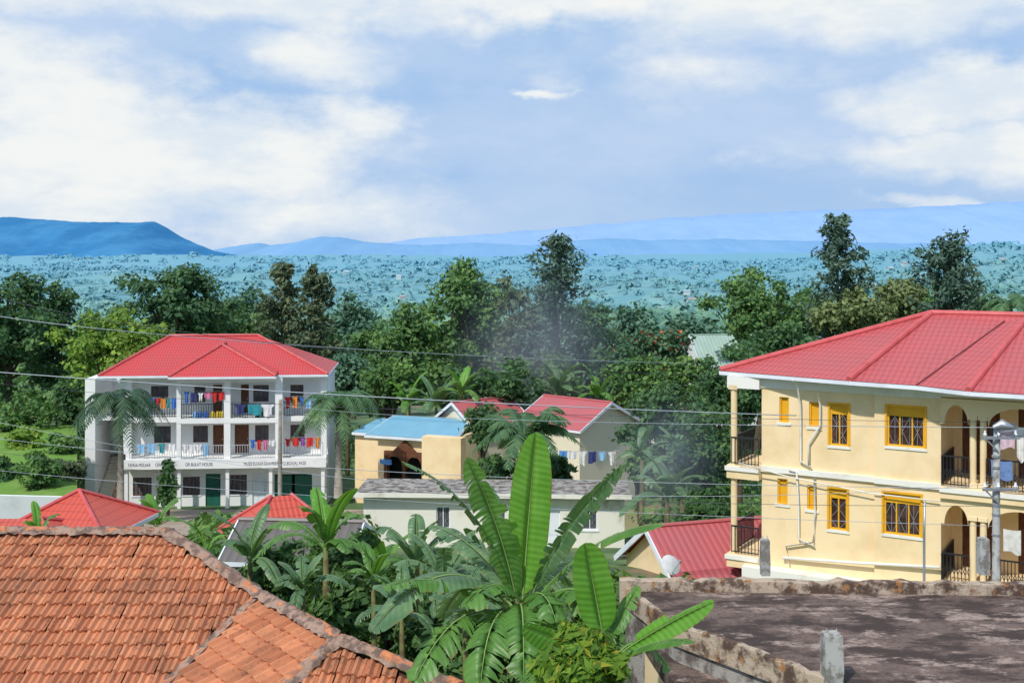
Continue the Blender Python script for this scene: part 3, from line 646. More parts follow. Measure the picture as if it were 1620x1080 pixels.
# ---------------------------------------------------------------- white building
def white():
    f=Fac(200,80,515,81,-5.9); R=empty('white_building','three storey white building with red hipped roof and balconies full of washing','building',(f.O.x,f.O.y,f.zb),f.rz); L=f.L
    FOOT.append((-33,-11,77,92))
    s1=f.z(200,728); s2=f.z(200,663); zt=f.z(200,593)
    X=lambda p,v=0:f.x(p,v)
    w=MB(); gy=.7
    def up(y,z,wins,drs): return [(X(a),X(b),z+.95,z+2.15) for a,b in wins]+[(X(a),X(b),z+.15,z+2.2) for a,b in drs]
    W2=[(230,258),(300,318),(395,420),(455,476)];D2=[(330,345),(375,388)]
    W1=[(235,262),(298,322),(398,420),(455,478)];D1=[(330,348),(365,388),(432,440)]
    h2=up(0,s2,W2,D2); h1=up(0,s1,W1,D1)
    w.wall(0,L,s2,zt,1.6,.2,h2); w.wall(0,L,s1,s2,1.6,.2,h1)
    gw=[(X(206),X(236),.9,2.2),(X(286),X(313),.9,2.2),(X(357),X(388),.9,2.3)]; gd=[(X(322),X(346),0.02,2.4),(X(397),X(419),.02,2.4),(X(432),X(492),.02,2.3)]
    w.wall(0,L,-2,s1,gy,.2,gw+gd)
    w.box(0,.2,1.8,8,-2,zt); w.box(L-.2,L,1.8,8,-2,zt); w.box(.2,L-.2,7.8,8,-2,zt)
    w.build('wall',mt['white'],R)
    bx(R,'dark_interior','dark',.3,L-.3,2.6,2.7,-1,zt-.3)
    for (a,b,c,d) in h2+h1: 
        if d-c<1.5: window(R,a,b,c,d,1.63,mt['wood'],'paneblue',None,None,2)
        else: door(R,a+.01,b-.01,c,d,1.72,'wood')
    for q in gw: window(R,*q,gy+.02,mt['wood'],'paneblue','grille' ,'trim',3)
    door(R,gd[0][0]+.01,gd[0][1]-.01,.03,2.38,gy+.1,'green',2); door(R,gd[1][0]+.01,gd[1][1]-.01,.03,2.38,gy+.1,'trim',2)
    door(R,gd[2][0]+.01,(gd[2][0]+gd[2][1])/2-.1,.03,2.2,gy+.1,'green',2); door(R,(gd[2][0]+gd[2][1])/2+.1,gd[2][1]-.01,.03,2.2,gy+.1,'green',2)
    cb0,cb1=X(284),X(446)
    for z in (s1,s2):
        s=MB(); s.box(-.05,cb0,0,1.6,z-.25,z+.1); s.box(cb0,cb1,-.7,1.6,z-.25,z+.1); s.box(cb1,L+.05,0,1.6,z-.25,z+.1); s.build('balcony_slab',mt['white'],R)
    s=MB(); s.box(-.2,L+.1,-.85,-.703,s1-.5,s1+.16); s.box(-.2,L+.1,-.703,gy,s1-.5,s1-.253); so=s.build('sign_beam',mt['white'],R)
    for k,(p,wd) in enumerate(((203,.4),(286,.3),(362,.45),(443,.5),(512,.4))):
        y=-.68 if k in(1,2,3) else .05; x=X(p); bx(R,'column','white',x-wd/2,x+wd/2,y,y+.35,s1+.1,zt-.1)
    for p in (203,286,362,430,512): x=X(p); bx(R,'ground_column','white',x-.12,x+.12,-.6,-.35,-2,s1-.5)
    for q in ((cb0,cb1,-.72,-.45,zt-.5,zt-.09),(0,cb0,0.02,.2,zt-.4,zt-.09),(cb1,L,.02,.2,zt-.4,zt-.09),(0,L,-.4,1.6,zt-.08,zt-.02)): bx(R,'roof_beam','white',*q)
    for z,m_ in ((s2+.1,'iron'),(s1+.1,'rail')):
        railing(R,(.2,.05,z),(cb0,.05,z),1.0,m_,.17,.016); railing(R,(cb0+.1,-.65,z),(X(360),-.65,z),1.0,m_,.17,.016); railing(R,(X(366),-.65,z),(cb1,-.65,z),1.0,m_,.17,.016); railing(R,(cb1,.05,z),(L-.2,.05,z),1.0,m_,.17,.016)
    xl=X(131); s=MB(); s.box(xl,xl+.7,.5,8,-2,zt-.3); s.box(xl+.7,-.003,5,8,-2,zt-.5); s.box(-.7,-.003,.8,4.99,s1+.3,zt-.4); s.build('stair_tower',mt['white'],R)
    s=MB()
    for i in range(17): s.box(xl+.75,xl+2.0,-.3+i*.29,-.3+(i+1)*.29,-1,i*.185+.1)
    s.build('staircase',mt['cream'],R); railing(R,(xl+2.1,-.3,0.2),(xl+2.1,4.6,3.1),1.0,'wood',.25)
    bx(R,'stair_landing','white',xl+.7,-.003,4.2,5,s1-.2,s1); bx(R,'stair_landing','white',xl+.7,-.003,1,5,s2-.2,s2); railing(R,(xl+.7,1,s2),(-.7,1,s2),1,'rail',.2)
    e=zt; ex0,ex1,ey0,ey1=X(160),X(520),-.7,8.7; A=(X(270,4),4,e+2.45);B=(X(408,4),4,e+2.45)
    r=MB(); r.rface((ex0,ey0,e),(ex1,ey0,e),B,A); r.rface((ex0,ey0,e),A,(ex0,ey1,e)); r.rface((ex1,ey0,e),B,(ex1,ey1,e)); r.rface((ex0,ey1,e),A,B,(ex1,ey1,e))
    FA=(X(345),1.5,e+1.95);F0=(X(274),-1.5,e-.02);F1=(X(441),-1.5,e-.02);FB=(X(345),3.0,e+1.95)
    r.rface(F0,F1,FA); r.rface(F0,FA,FB,(F0[0],ey0+.6,e+.3)); r.rface(F1,FA,FB,(F1[0],ey0+.6,e+.3)); ro=r.build('roof',mt['redroof'],R)
    for a,b in (((ex0,ey0,e),A),((ex1,ey0,e),B),(A,B),(F0,FA),(F1,FA),(FA,FB)): c=MB(); up_=V((0,0,.05)); c.tube([V(a)+up_,V(b)+up_],.1,6); c.build('ridge_cap',mt['cap'],ro)
    z_=V((0,0,-.08))
    for a,b in (((ex0,ey0,e),(F0[0],ey0,e)),((F1[0],ey0,e),(ex1,ey0,e)),(F0,F1),((F0[0],ey0,e),F0),((F1[0],ey0,e),F1),((ex0,ey0,e),(ex0,ey1,e)),((ex1,ey0,e),(ex1,ey1,e))): c=MB(); c.beam(V(a)+z_,V(b)+z_,.06,.15); c.build('fascia',mt['trim'],ro)
    c=MB(); c.poly([(ex0,ey0,e-.14),(ex1,ey0,e-.14),(ex1,ey1,e-.14),(ex0,ey1,e-.14)]); c.poly([(F0[0],F0[1],e-.15),(F1[0],F0[1],e-.15),(F1[0],ey0,e-.15),(F0[0],ey0,e-.15)]); c.build('soffit',mt['trim'],ro)
    for txt,p,p2 in (("TAMUA MOLAAR",207,243),("CENTRE",250,268),("OR BULAT HOUSE",297,340),("'MUZE ELOUX CHAMBERS' P.O.BOX(A), FAZE",388,486)):
        cu=bpy.data.curves.new('t','FONT'); cu.body=txt; cu.size=.33; cu.extrude=.004; to=bpy.data.objects.new('t',cu); C.objects.link(to); bpy.context.view_layer.update()
        me=bpy.data.meshes.new_from_object(to.evaluated_get(bpy.context.evaluated_depsgraph_get())); bpy.data.objects.remove(to)
        q=bpy.data.objects.new('sign_lettering',me); C.objects.link(q); me.materials.clear(); me.materials.append(mt['letter']); q.parent=so
        wd=max(v.co.x for v in me.vertices); q.rotation_euler=(math.pi/2,0,0); q.location=(X(p),-.858,s1-.3); k=(X(p2)-X(p))/wd; q.scale=(k,1,1)
    cols={'red':(.6,.03,.03),'blue':(.05,.16,.55),'white':(.78,.78,.8),'yellow':(.75,.55,.05),'teal':(.03,.3,.35),'pink':(.7,.2,.35),'navy':(.03,.04,.15),'orange':(.75,.25,.04),'sky blue':(.25,.5,.75),'green':(.05,.35,.1),'purple':(.3,.1,.4)}
    def line(pxs,z,y,seq,where):
        for i,cn in enumerate(seq):
            p=pxs[0]+(pxs[1]-pxs[0])*(i+.5)/len(seq); wd=(X(pxs[1])-X(pxs[0]))/len(seq)*random.uniform(.6,1.0)
            cloth(f.w(X(p,y),y,z-random.uniform(0,.08)),f.rz,wd,random.uniform(.4,.85),cols[cn],'%s cloth drying on the %s, number %d from left'%(cn,where,i+1),'washing on the white building balconies',shirt=i%2==0)
    random.seed(3)
    line((228,280),s2+1.5,-.05,['red','blue','red','orange','teal','blue'],'top floor left balcony'); line((290,356),s2+2.0,-.75,['blue','navy','white','pink','red','red'],'top floor centre balcony')
    line((370,434),s2+1.15,-.75,['navy','teal','white'],'top floor inner right rail'); line((450,505),s2+1.5,-.05,['red','orange','blue','sky blue','sky blue'],'top floor right balcony')
    line((215,280),s1+1.2,-.03,['sky blue','sky blue','teal','white'],'middle floor left balcony'); line((288,330),s1+1.25,-.75,['white','white','white','sky blue'],'middle floor centre balcony')
    line((395,435),s1+1.5,-.75,['blue','red','pink','white'],'middle floor inner right balcony'); line((450,508),s1+1.5,-.05,['red','red','purple','red','orange'],'middle floor right balcony')
    for a,b,z,y,lb in ((228,280,s2+1.52,-.03,'top left'),(290,356,s2+2.02,-.73,'top centre'),(450,505,s2+1.52,-.03,'top right'),(450,508,s1+1.52,-.03,'middle right')):
        c=MB(); c.tube([f.w(X(a),y,z),f.w((X(a)+X(b))/2,y,z-.03),f.w(X(b),y,z)],.012,4); c.build('clothes_line',mt['wire'],None,label='thin clothes line across the %s balcony of the white building'%lb,category='clothes line',group='balcony clothes lines')
    ords=['first','second','third','fourth','fifth','sixth','seventh','eighth']
    for i_,(p,cn) in enumerate(((310,'sky blue'),(318,'blue'),(327,'blue'),(338,'yellow'),(346,'yellow'),(352,'yellow'),(409,'teal'),(418,'green'))):
        m=MB(); m.raw([(x*k,y*k,z) for z,k in ((0,.9),(.05,1),(.33,1),(.42,.7)) for x,y in ((-.15,-.1),(.15,-.1),(.15,.1),(-.15,.1))],[(0,1,2,3)]+[(j*4+i,j*4+(i+1)%4,j*4+4+(i+1)%4,j*4+4+i) for j in range(3) for i in range(4)]+[(12,13,14,15)]); m.tube([(.07,0,.4),(.07,0,.48)],.03,8); m.tube([(-.1,0,.41),(-.08,0,.48),(.02,0,.48),(.03,0,.41)],.015,6)
        mm=mat('plastic_'+cn.replace(' ','_'),cols[cn],.4); q=m.build('jerrycan',mm,None,label='%s jerrycan on the top centre balcony floor, %s from the left'%(cn,ords[i_]),category='jerrycan',group='jerrycans on the top balcony'); q.location=f.w(X(p),-.4,s2+.1); q.rotation_euler=(0,0,f.rz)
run(white)
# ---------------------------------------------------------------- other houses
def gable(name,label,ridge0,Y,ang,Ln,Wd,rise,wh,wm,rm,gw=(),over=.35):
    p=P(*ridge0,Y); R=empty(name,label,'house',(p.x,p.y,p.z-rise-wh),math.radians(ang)); H=wh; w=Wd/2
    m=MB(); m.wall(0,Ln,-3,H,-w,.2); m.box(0,Ln,w-.2,w,-3,H)
    for x in (0,Ln-.2):
        for k in (x,x+.2): m.poly([(k,-w+.2,-3),(k,w-.2,-3),(k,w-.2,H),(k,0,H+rise-.02),(k,-w+.2,H)])
    m.build('wall',mt[wm],R)
    for (y0,y1,z0,z1) in gw: bx(R,'gable_window','paneblue',-.03,-.004,y0,y1,z0,z1)
    r=MB(); o=over; k=rise/w; a=-w-o; e=H-k*o
    r.rface((-o,a,e),(Ln+o,a,e),(Ln+o,0,H+rise),(-o,0,H+rise)); r.rface((-o,-a,e),(Ln+o,-a,e),(Ln+o,0,H+rise),(-o,0,H+rise)); ro=r.build('roof',mt[rm],R)
    c=MB(); c.tube([(-o,0,H+rise+.03),(Ln+o,0,H+rise+.03)],.08,6); c.build('ridge_cap',mt[rm],ro)
    for x in (-o,Ln+o):
        c=MB()
        for s in (-1,1): c.beam((x,-a*s,e-.08),(x,0,H+rise-.06),.05,.2)
        c.build('fascia',mt['trim'],ro)
    for s in (-1,1): c=MB(); c.beam((-o,a*s,e-.08),(Ln+o,a*s,e-.08),.04,.14); c.build('fascia',mt['trim'],ro)
    FOOT.append((p.x-4,p.x+4,p.y-3,p.y+5)); return R
def hiphouse(name,label,px,py,Y,ang,Ln,Wd,rise,wh,wm,rm,rl=0):
    p=P(px,py,Y); R=empty(name,label,'house',(p.x,p.y,p.z-rise-wh),math.radians(ang)); H=wh; a=Ln/2;b=Wd/2
    m=MB(); m.wall(-a+.4,a-.4,-3,H,-b+.4,.2); m.box(-a+.4,-a+.6,-b+.6,b-.6,-3,H); m.box(a-.6,a-.4,-b+.6,b-.6,-3,H); m.box(-a+.4,a-.4,b-.6,b-.4,-3,H); m.build('wall',mt[wm],R)
    r=MB(); A=(-rl/2,0,H+rise);B=(rl/2,0,H+rise); c1,c2,c3,c4=(-a,-b,H),(a,-b,H),(a,b,H),(-a,b,H)
    if rl: r.rface(c1,c2,B,A); r.rface(c2,c3,B); r.rface(c3,c4,A,B); r.rface(c4,c1,A)
    else: r.rface(c1,c2,A); r.rface(c2,c3,A); r.rface(c3,c4,A); r.rface(c4,c1,A)
    ro=r.build('roof',mt[rm],R); u=V((0,0,.04))
    for x,y in ((c1,A),(c2,B),(c3,B),(c4,A)): c=MB(); c.tube([V(x)+u,V(y)+u],.07,6); c.build('ridge_cap',mt['cap'],ro)
    d=V((0,0,-.08))
    for x,y in ((c1,c2),(c2,c3),(c4,c1)): c=MB(); c.beam(V(x)+d,V(y)+d,.05,.15); c.build('fascia',mt['trim'],ro)
    return R
run(hiphouse,'red_roofed_house','house with bright orange red hip roof behind the left tiled ridge',125,776,42,-8,4.2,4.2,1.2,2.6,'cream','orroof')
run(hiphouse,'red_roofed_house','house with orange red roof half hidden at the left edge',30,820,40,0,4.5,4,.7,2.4,'cream','orroof',1.5)
run(hiphouse,'red_roofed_house','house with small orange red roof showing between the banana plants left of centre',445,784,45,25,4.4,4.0,1.6,2.6,'cream','orroof',.8)
run(gable,'grey_gabled_house','low house with pale fascia board among the bananas left of centre',(560,826),38,175,3.6,3.4,.7,2.4,'conc','greyroof')
run(gable,'yellow_gabled_house','small yellow house with pinkish red sheet roof left of the yellow building',(1034,833),41,18,5.2,4.8,1.5,2.6,'yellow','redfar',[(-.5,.5,.9,1.9)])
run(gable,'cream_gabled_house','cream house with faded red roof at centre, gable facing right',(962,636),80,138,5.6,6.4,1.45,3.6,'cream','redfar')
run(gable,'white_gabled_house','small house with red roof and white gable boards left of the cream gabled house',(720,636),84,40,5,4.6,1.4,3.2,'cream','redfar')
run(gable,'green_roofed_house','distant house with pale green sheet roof behind the flowering tree',(1095,530),118,12,6.0,7,3.0,3.0,'white','greenroof')
run(gable,'green_roofed_house','second pale green roof peeping right of the larger green roofed house',(1250,535),112,15,4.0,6,1.2,3,'white','greenroof')
run(gable,'white_gabled_house','small pale house half hidden left of the green roofed house',(1022,575),112,20,3,5,1.6,3,'white','greenroof')
run(gable,'white_gabled_house','distant white house between trees right of the white building',(540,545),170,10,4,4,1.0,3,'white','greenroof')
def blue():
    f=Fac(600,80,718,78,-4.3); R=empty('blue_roofed_building','pale yellow building with light blue sheet roof right of the white building','building',(f.O.x,f.O.y,f.zb),f.rz); L=f.L; X=f.x; FOOT.append((-13,-3,70,90))
    zt=f.z(600,688); m=MB(); a0,a1=X(612),X(672); m.wall(-.1,L,-2,zt,0,.2,[(a0,a1,.0,2.3)]); m.box(-.1,.1,.2,5.5,-2,zt); m.box(L-.2,L,.2,5.5,-2,zt);m.box(X(676),L+.9,-.9,-.003,-2,zt+.25);m.wall(-3.0,-.1,-2,zt-.3,2,.2); m.build('wall',mt['yellow'],R)
    bx(R,'dark_interior','dark',.2,L-.3,1.2,1.3,-1,zt-.1)
    s=MB(); arch(s,a0+.1,(a0+a1)/2-.15,1.5,2.7,-.25,-.05); arch(s,(a0+a1)/2+.15,a1-.1,1.5,2.7,-.25,-.05)
    for x in (a0-.1,(a0+a1)/2-.15,a1-.1): s.box(x,x+.25,-.26,-.04,-.5,2.7)
    c=(a0+a1)/2; s.raw([(c-.9,-.27,2.7),(c+.9,-.27,2.7),(c,-.27,3.5),(c-.9,-.04,2.7),(c+.9,-.04,2.7),(c,-.04,3.5)],[(0,1,2),(5,4,3),(0,2,5,3),(1,4,5,2)]); s.build('arched_porch',mt['wood'],R)
    r=MB(); e=zt+.05; r.rface((-.9,-.5,e),(X(676)-.05,-.5,e),(X(676)-.05,.02,e+.04),(L+.2,.02,e+.04),(L-1.0,5.5,e+.55),(-1.6,5.5,e+.55)); r.rface((-3.1,1.7,e-.25),(-1.0,1.7,e-.25),(-1.6,6,e+.2),(-3.1,6,e+.2)); ro=r.build('roof',mt['blueroof'],R)
    for a,b in (((-.9,-.5,e-.1),(X(676)-.05,-.5,e-.1)),((L+.2,.05,e-.06),(L-1.0,5.5,e+.48)),((-.9,-.5,e-.1),(-1.6,5.5,e+.48)),((-3.1,1.7,e-.35),(-1.0,1.7,e-.35))): c=MB(); c.beam(a,b,.05,.18); c.build('fascia',mt['trim'],ro)
    cloth(f.w(a0+.2,-.6,2.2),f.rz,.9,.35,(.1,.3,.65),'blue cloth hanging at the brown arched porch','washing at the brown arched porch')
run(blue)
def lowb():
    f=Fac(575,58,988,57.5,-3.2); R=empty('flat_roofed_building','long low cream building with dirty flat concrete roof at centre','building',(f.O.x,f.O.y,f.zb),f.rz);L=f.L;X=f.x; FOOT.append((-8,6.5,56,64))
    zt=f.z(700,783); hs=[(X(921),X(945),f.z(930,838),f.z(930,803)),(X(858),X(886),-.5,f.z(870,800)),(X(772),X(800),f.z(930,838),f.z(930,803)),(X(690),X(712),f.z(930,838),f.z(930,803))]
    m=MB(); m.wall(0,L,-2,zt,0,.2,hs); m.box(0,.2,.2,3.5,-2,zt); m.box(L-.2,L,.2,3.5,-2,zt); m.box(.2,L-.2,3.3,3.5,-2,zt); m.build('wall',mt['dirtywhite'],R)
    bx(R,'roof_slab','conc',-.4,L+.3,-.5,3.6,zt+.002,zt+.12); bx(R,'roof_edge','dirtywhite',-.42,L+.32,-.56,-.503,zt-.02,zt+.2)
    for i in (0,2,3): window(R,*hs[i],.03,mt['trim'],'paneblue','grille','trim',1)
    door(R,hs[1][0],hs[1][1],-.5,hs[1][3],.1,'trim')
    bx(R,'dark_interior','dark',.3,L-.3,1,1.1,-1,zt-.1)
run(lowb)
a=P(-60,782,60);b=P(105,786,62); m=MB(); m.raw([a,b,V((b.x,b.y,-4.5)),V((a.x,a.y,-4.5)),a+V((0,.25,0)),b+V((0,.25,0)),V((b.x,b.y+.25,-4.5)),V((a.x,a.y+.25,-4.5))],[(0,1,2,3),(4,5,1,0),(7,6,5,4),(1,5,6,2)]); m.build('garden_wall',mt['white'],None,label='long low white garden wall at the left below the garden',category='wall')
def patch(name,pts,ma,kind='structure'):
    m=MB(); m.poly([V((p.x,p.y,tz(p.x,p.y)+.06)) for p in pts]); return m.build(name,ma,None,kind=kind)
def gp(px,Y): return V(((px-810)/F*Y,Y,0))
soil=mat('pale_soil_yard',(.42,.34,.27),.95,(.30,.24,.17),.5,bump=.3,bs=5); grass=mat('mown_grass',(.13,.27,.04),.95,(.20,.31,.07),.8,bump=.5,bs=9)
patch('yard',[gp(150,64),gp(600,64),gp(600,80),gp(120,80)],soil); patch('drying_lawn',[gp(830,63),gp(1035,63),gp(1035,79.5),gp(830,79.5)],mat('dry_grass',(.26,.26,.10),.95,(.34,.28,.18),.7))
def terrace():
    m=MB(); nx,ny=30,16; vs=[]
    for j in range(ny+1):
        Y=62.6+(90-62.6)*j/ny
        for i in range(nx+1):
            x1=(122-810)/F*Y; x=-75+(x1+75)*i/nx; z=-1.75+.35*noise.noise(V((x/6.,Y/6.,1)))+(.4*(j/ny)); vs.append((x,Y,z))
    fs=[(j*(nx+1)+i,j*(nx+1)+i+1,(j+1)*(nx+1)+i+1,(j+1)*(nx+1)+i) for j in range(ny) for i in range(nx)]; m.raw(vs,fs)
    for j in range(ny): a=V(vs[j*(nx+1)+nx]); b=V(vs[(j+1)*(nx+1)+nx]); m.poly([a,b,V((b.x,b.y,-8)),V((a.x,a.y,-8))])
    for i in range(nx): a=V(vs[i]); b=V(vs[i+1]); m.poly([a,b,V((b.x,b.y,-6)),V((a.x,a.y,-6))])
    m.build('garden_terrace',grass,None,kind='structure')
run(terrace)
lcols=[('white',(.8,.8,.8)),('blue',(.1,.3,.7)),('white',(.8,.8,.82)),('white',(.78,.8,.8)),('navy',(.04,.05,.2)),('sky blue',(.3,.55,.8)),('white',(.8,.8,.8))]
l0=P(868,712,71);l1=P(975,714,72); random.seed(9)
for i,(n_,c_) in enumerate(lcols): 
    p=l0.lerp(l1,(i+.5)/7); cloth(p,.1,.5,random.uniform(.5,.9),c_,'%s washing on the lawn line by the cream house, number %d from the left'%(n_,i+1),'washing on the lawn line',shirt=i%3==0)
m=MB(); m.tube([l0,l0.lerp(l1,.5)-V((0,0,.04)),l1],.012,4); m.build('clothes_line',mt['wire'],None,label='clothes line over the drying lawn at centre',category='clothes line')
for p_,n_ in ((l0,'left'),(l1,'right')): m=MB(); m.tube([(p_.x,p_.y,tz(p_.x,p_.y)-.2),p_+V((0,0,.1))],.05,8); m.beam(p_+V((-.2,0,.05)),p_+V((.2,0,.05)),.05); m.build('line_post',mt['pole'],None,label='%s post of the lawn clothes line'%n_,category='post')
run(undergrowth)
def smoke(loc,sc,tilt,dens,label):
    m=bpy.data.materials.new('thin_smoke'); m.use_nodes=True; nt=m.node_tree; nt.nodes.clear(); o=nn(nt,'ShaderNodeOutputMaterial'); v=nn(nt,'ShaderNodeVolumeScatter'); v.inputs['Color'].default_value=(.75,.86,1,1); v.inputs['Anisotropy'].default_value=.2; nt.links.new(v.outputs[0],o.inputs['Volume'])
    tc=nn(nt,'ShaderNodeTexCoord'); ln=nn(nt,'ShaderNodeVectorMath',operation='LENGTH'); nt.links.new(tc.outputs['Object'],ln.inputs[0])
    f=mth(nt,'SUBTRACT',1,ln.outputs['Value'],clamp=True); n_=ramp(nt,noi(nt,1.8,3,tc.outputs['Object']),.3,.7)
    nt.links.new(mth(nt,'MULTIPLY',mth(nt,'MULTIPLY',mth(nt,'POWER',f,1.6),dens),mth(nt,'ADD',n_,.25)),v.inputs['Density'])
    bm=bmesh.new(); bmesh.ops.create_icosphere(bm,subdivisions=3,radius=1.02)
    me=bpy.data.meshes.new('smoke'); bm.to_mesh(me); bm.free(); me.materials.append(m); ob=bpy.data.objects.new('smoke_haze',me); C.objects.link(ob); ob.location=loc; ob.scale=sc; ob.rotation_euler=(0,tilt,0); ob['kind']='stuff'; ob['label']=label; ob['category']='smoke'
run(smoke,P(850,560,92),(8.5,5,8.5),.35,.15,'thin bluish smoke drifting in front of the tall centre pine')
run(smoke,P(1050,735,54),(3.2,3,4.2),.2,.22,'faint smoke rising by the banana clump left of the yellow building')
# ---------------------------------------------------------------- foreground clay-tiled roof
def tiles(mb,poly,org,hdir,sdir,n,tw=.24,tl=.315):
    pp=[((p-org).dot(hdir),(p-org).dot(sdir)) for p in poly]
    def inside(x,y):
        sg=0
        for (a,b),(c,d) in zip(pp,pp[1:]+pp[:1]):
            v=(c-a)*(y-b)-(d-b)*(x-a)
            if abs(v)<1e-9: continue
            if sg==0: sg=1 if v>0 else -1
            elif sg*v<-.02: return False
        return True
    x0=min(a for a,_ in pp);x1=max(a for a,_ in pp);y0=min(b for _,b in pp);y1=max(b for _,b in pp)
    prof=[(0,.0),(.06,.04),(.16,.062),(.30,.060),(.40,.03),(.48,.006),(.58,.004),(.66,.024),(.76,.030),(.84,.012),(.95,-.004)]
    for j in range(int((y1-y0)/tl)+1):
        for i in range(int((x1-x0)/tw)+1):
            xx=x0+i*tw; yy=y0+j*tl
            if not inside(xx+tw/2,yy+tl/2): continue
            dx=random.gauss(0,.006);dy=random.gauss(0,.013);dz=random.gauss(0,.004);ro=random.gauss(0,.02); k=len(prof); vs=[]
            for t,lift in ((-.1,.0),(1.0,.058),(1.0,.003)):
                for a,h in prof: 
                    u=xx+a*tw+dx+ro*t*tl; v=yy+t*tl+dy+(.03*math.sin(a*3.14) if t==1.0 else 0); vs.append(org+hdir*u+sdir*v+n*(h+lift+dz))
            mb.raw(vs,[(r*k+q,r*k+q+1,(r+1)*k+q+1,(r+1)*k+q) for r in range(2) for q in range(k-1)])
def ridgecap(par,a,b,r=.13,n=None):
    a=V(a);b=V(b);L=(b-a).length;n=n or int(L/.38); d=(b-a)/L; m=MB(); side=d.cross(V((0,0,1))).normalized(); up=side.cross(d)
    for i in range(n):
        p=a+d*(L*i/n); q=a+d*(L*(i+1.05)/n); rr=r*random.uniform(.9,1.15); j=V((random.gauss(0,.012),random.gauss(0,.012),random.gauss(0,.012)))
        vs=[]
        for c,k in ((p,1.),(q,.86)):
            for t in range(9): an=math.pi*t/8; vs.append(c+j+side*math.cos(an)*rr*k+up*math.sin(an)*rr*k*.85)
        m.raw(vs,[(t,t+1,t+10,t+9) for t in range(8)]+[tuple(range(9)),tuple(range(9,18))])
    m.build('ridge_tile',mt['brick'],par)
    m=MB(); N=int(L/.09); pts=[a+d*(L*i/N) for i in range(N+1)]; vs=[]
    for i,p in enumerate(pts):
        jo=noise.noise(p*2.3)*.06
        for t in range(9): w=(t-4)/4; vs.append(p+side*(w*(r*1.7+jo*(1 if w>0 else -1)*abs(w)*1.0+random.gauss(0,.022)*abs(w)))+up*(.045+.05*(1-w*w)+random.gauss(0,.012))-V((0,0,abs(w)*.06)))
    m.raw(vs,[(i*9+t,i*9+t+1,i*9+t+10,i*9+t+9) for i in range(N) for t in range(8)]); m.build('ridge_mortar',mt['mortar'],par,True)
def tiled():
    random.seed(5); up=V((0,0,1))
    A=P(265,846,22); A0=V((-16,22,A.z)); s=.5
    def onP1(px,py): k=(py-405)/F; Y=(CZ-A.z+s*22)/(k+s); return P(px,py,Y)
    Vp=onP1(410,945); Wv=onP1(270,1080); val=(Wv-Vp); val_end=Vp+val*1.9
    R1=P(538,1015,18.09); R1.z=Vp.z; n2=(R1-Vp).cross(val).normalized(); n2=n2 if n2.z>0 else -n2
    ray=V(((462-810)/F,1,-(1080-405)/F)); H=V((0,0,CZ))+ray*((Vp-V((0,0,CZ))).dot(n2)/ray.dot(n2)); K=P(690,1080,17.3)
    He=R1+(H-R1)*2.4; Ke=R1+(K-R1)*2.0
    O=empty('tiled_roof_house','house with old orange clay tiled roof filling the bottom left corner','house',(0,0,0))
    base=MB(); base.poly([A0,A,Vp,val_end,V((-16,val_end.y,A.z-s*(22-val_end.y)))]); base.poly([Vp,R1,He,val_end]); base.poly([R1,Ke,He])
    o_=V((.9,1.3,-2.4)); bk=V((-16,26.5,A.z-2.6)); A2=V((A.x+.9,25,A.z-2.6)); base.poly([A0,A,A2,bk]); base.poly([A,Vp,Vp+o_,A2]); base.poly([Vp,R1,R1+o_,Vp+o_]); base.poly([R1,Ke,R1+o_])
    off=V((0,0,-.03)); base.v=[tuple(V(q)+off) for q in base.v]; ro=base.build('roof',mt['under'],O)
    n1=V((0,-s,1)).normalized(); h1=V((1,0,0)); s1=V((0,-1,-s)).normalized(); t=MB(); lo=V((-16,val_end.y,A.z-s*(22-val_end.y)))
    tiles(t,[A0,A,Vp,val_end,lo],A0,h1,s1,n1); t.build('roof_tiles',mt['clay'],ro)
    t=MB(); h2=(R1-Vp).normalized(); s2=h2.cross(n2); s2=s2 if s2.z<0 else -s2; tiles(t,[Vp,R1,He,val_end],Vp,h2,s2,n2); t.build('roof_tiles',mt['clay'],ro)
    n3=(Ke-R1).cross(He-R1).normalized(); n3=n3 if n3.z>0 else -n3; h3=up.cross(n3).normalized(); s3=h3.cross(n3); s3=s3 if s3.z<0 else -s3; t=MB(); tiles(t,[R1,Ke,He],R1,h3,s3,n3); t.build('roof_tiles',mt['clay'],ro)
    for a,b in ((A0,A),(A,Vp),(Vp,R1),(R1,Ke),(R1,He)): u=V((0,0,.07)); ridgecap(ro,a+u,b+u,.1)
    m=MB(); m.beam(Vp+V((0,0,.08)),val_end+V((0,0,.08)),.16,.03); m.build('valley_gutter',mt['mortar'],ro)
    w=MB(); w.box(-15.5,A.x-.6,23,23.2,1.5,A.z-1.6); w.box(-15.5,-15.3,16,23,1.5,4); w.box(-2.9,-2.7,17,19,1.5,4.0); w.build('wall',mt['cream'],O)
run(tiled)
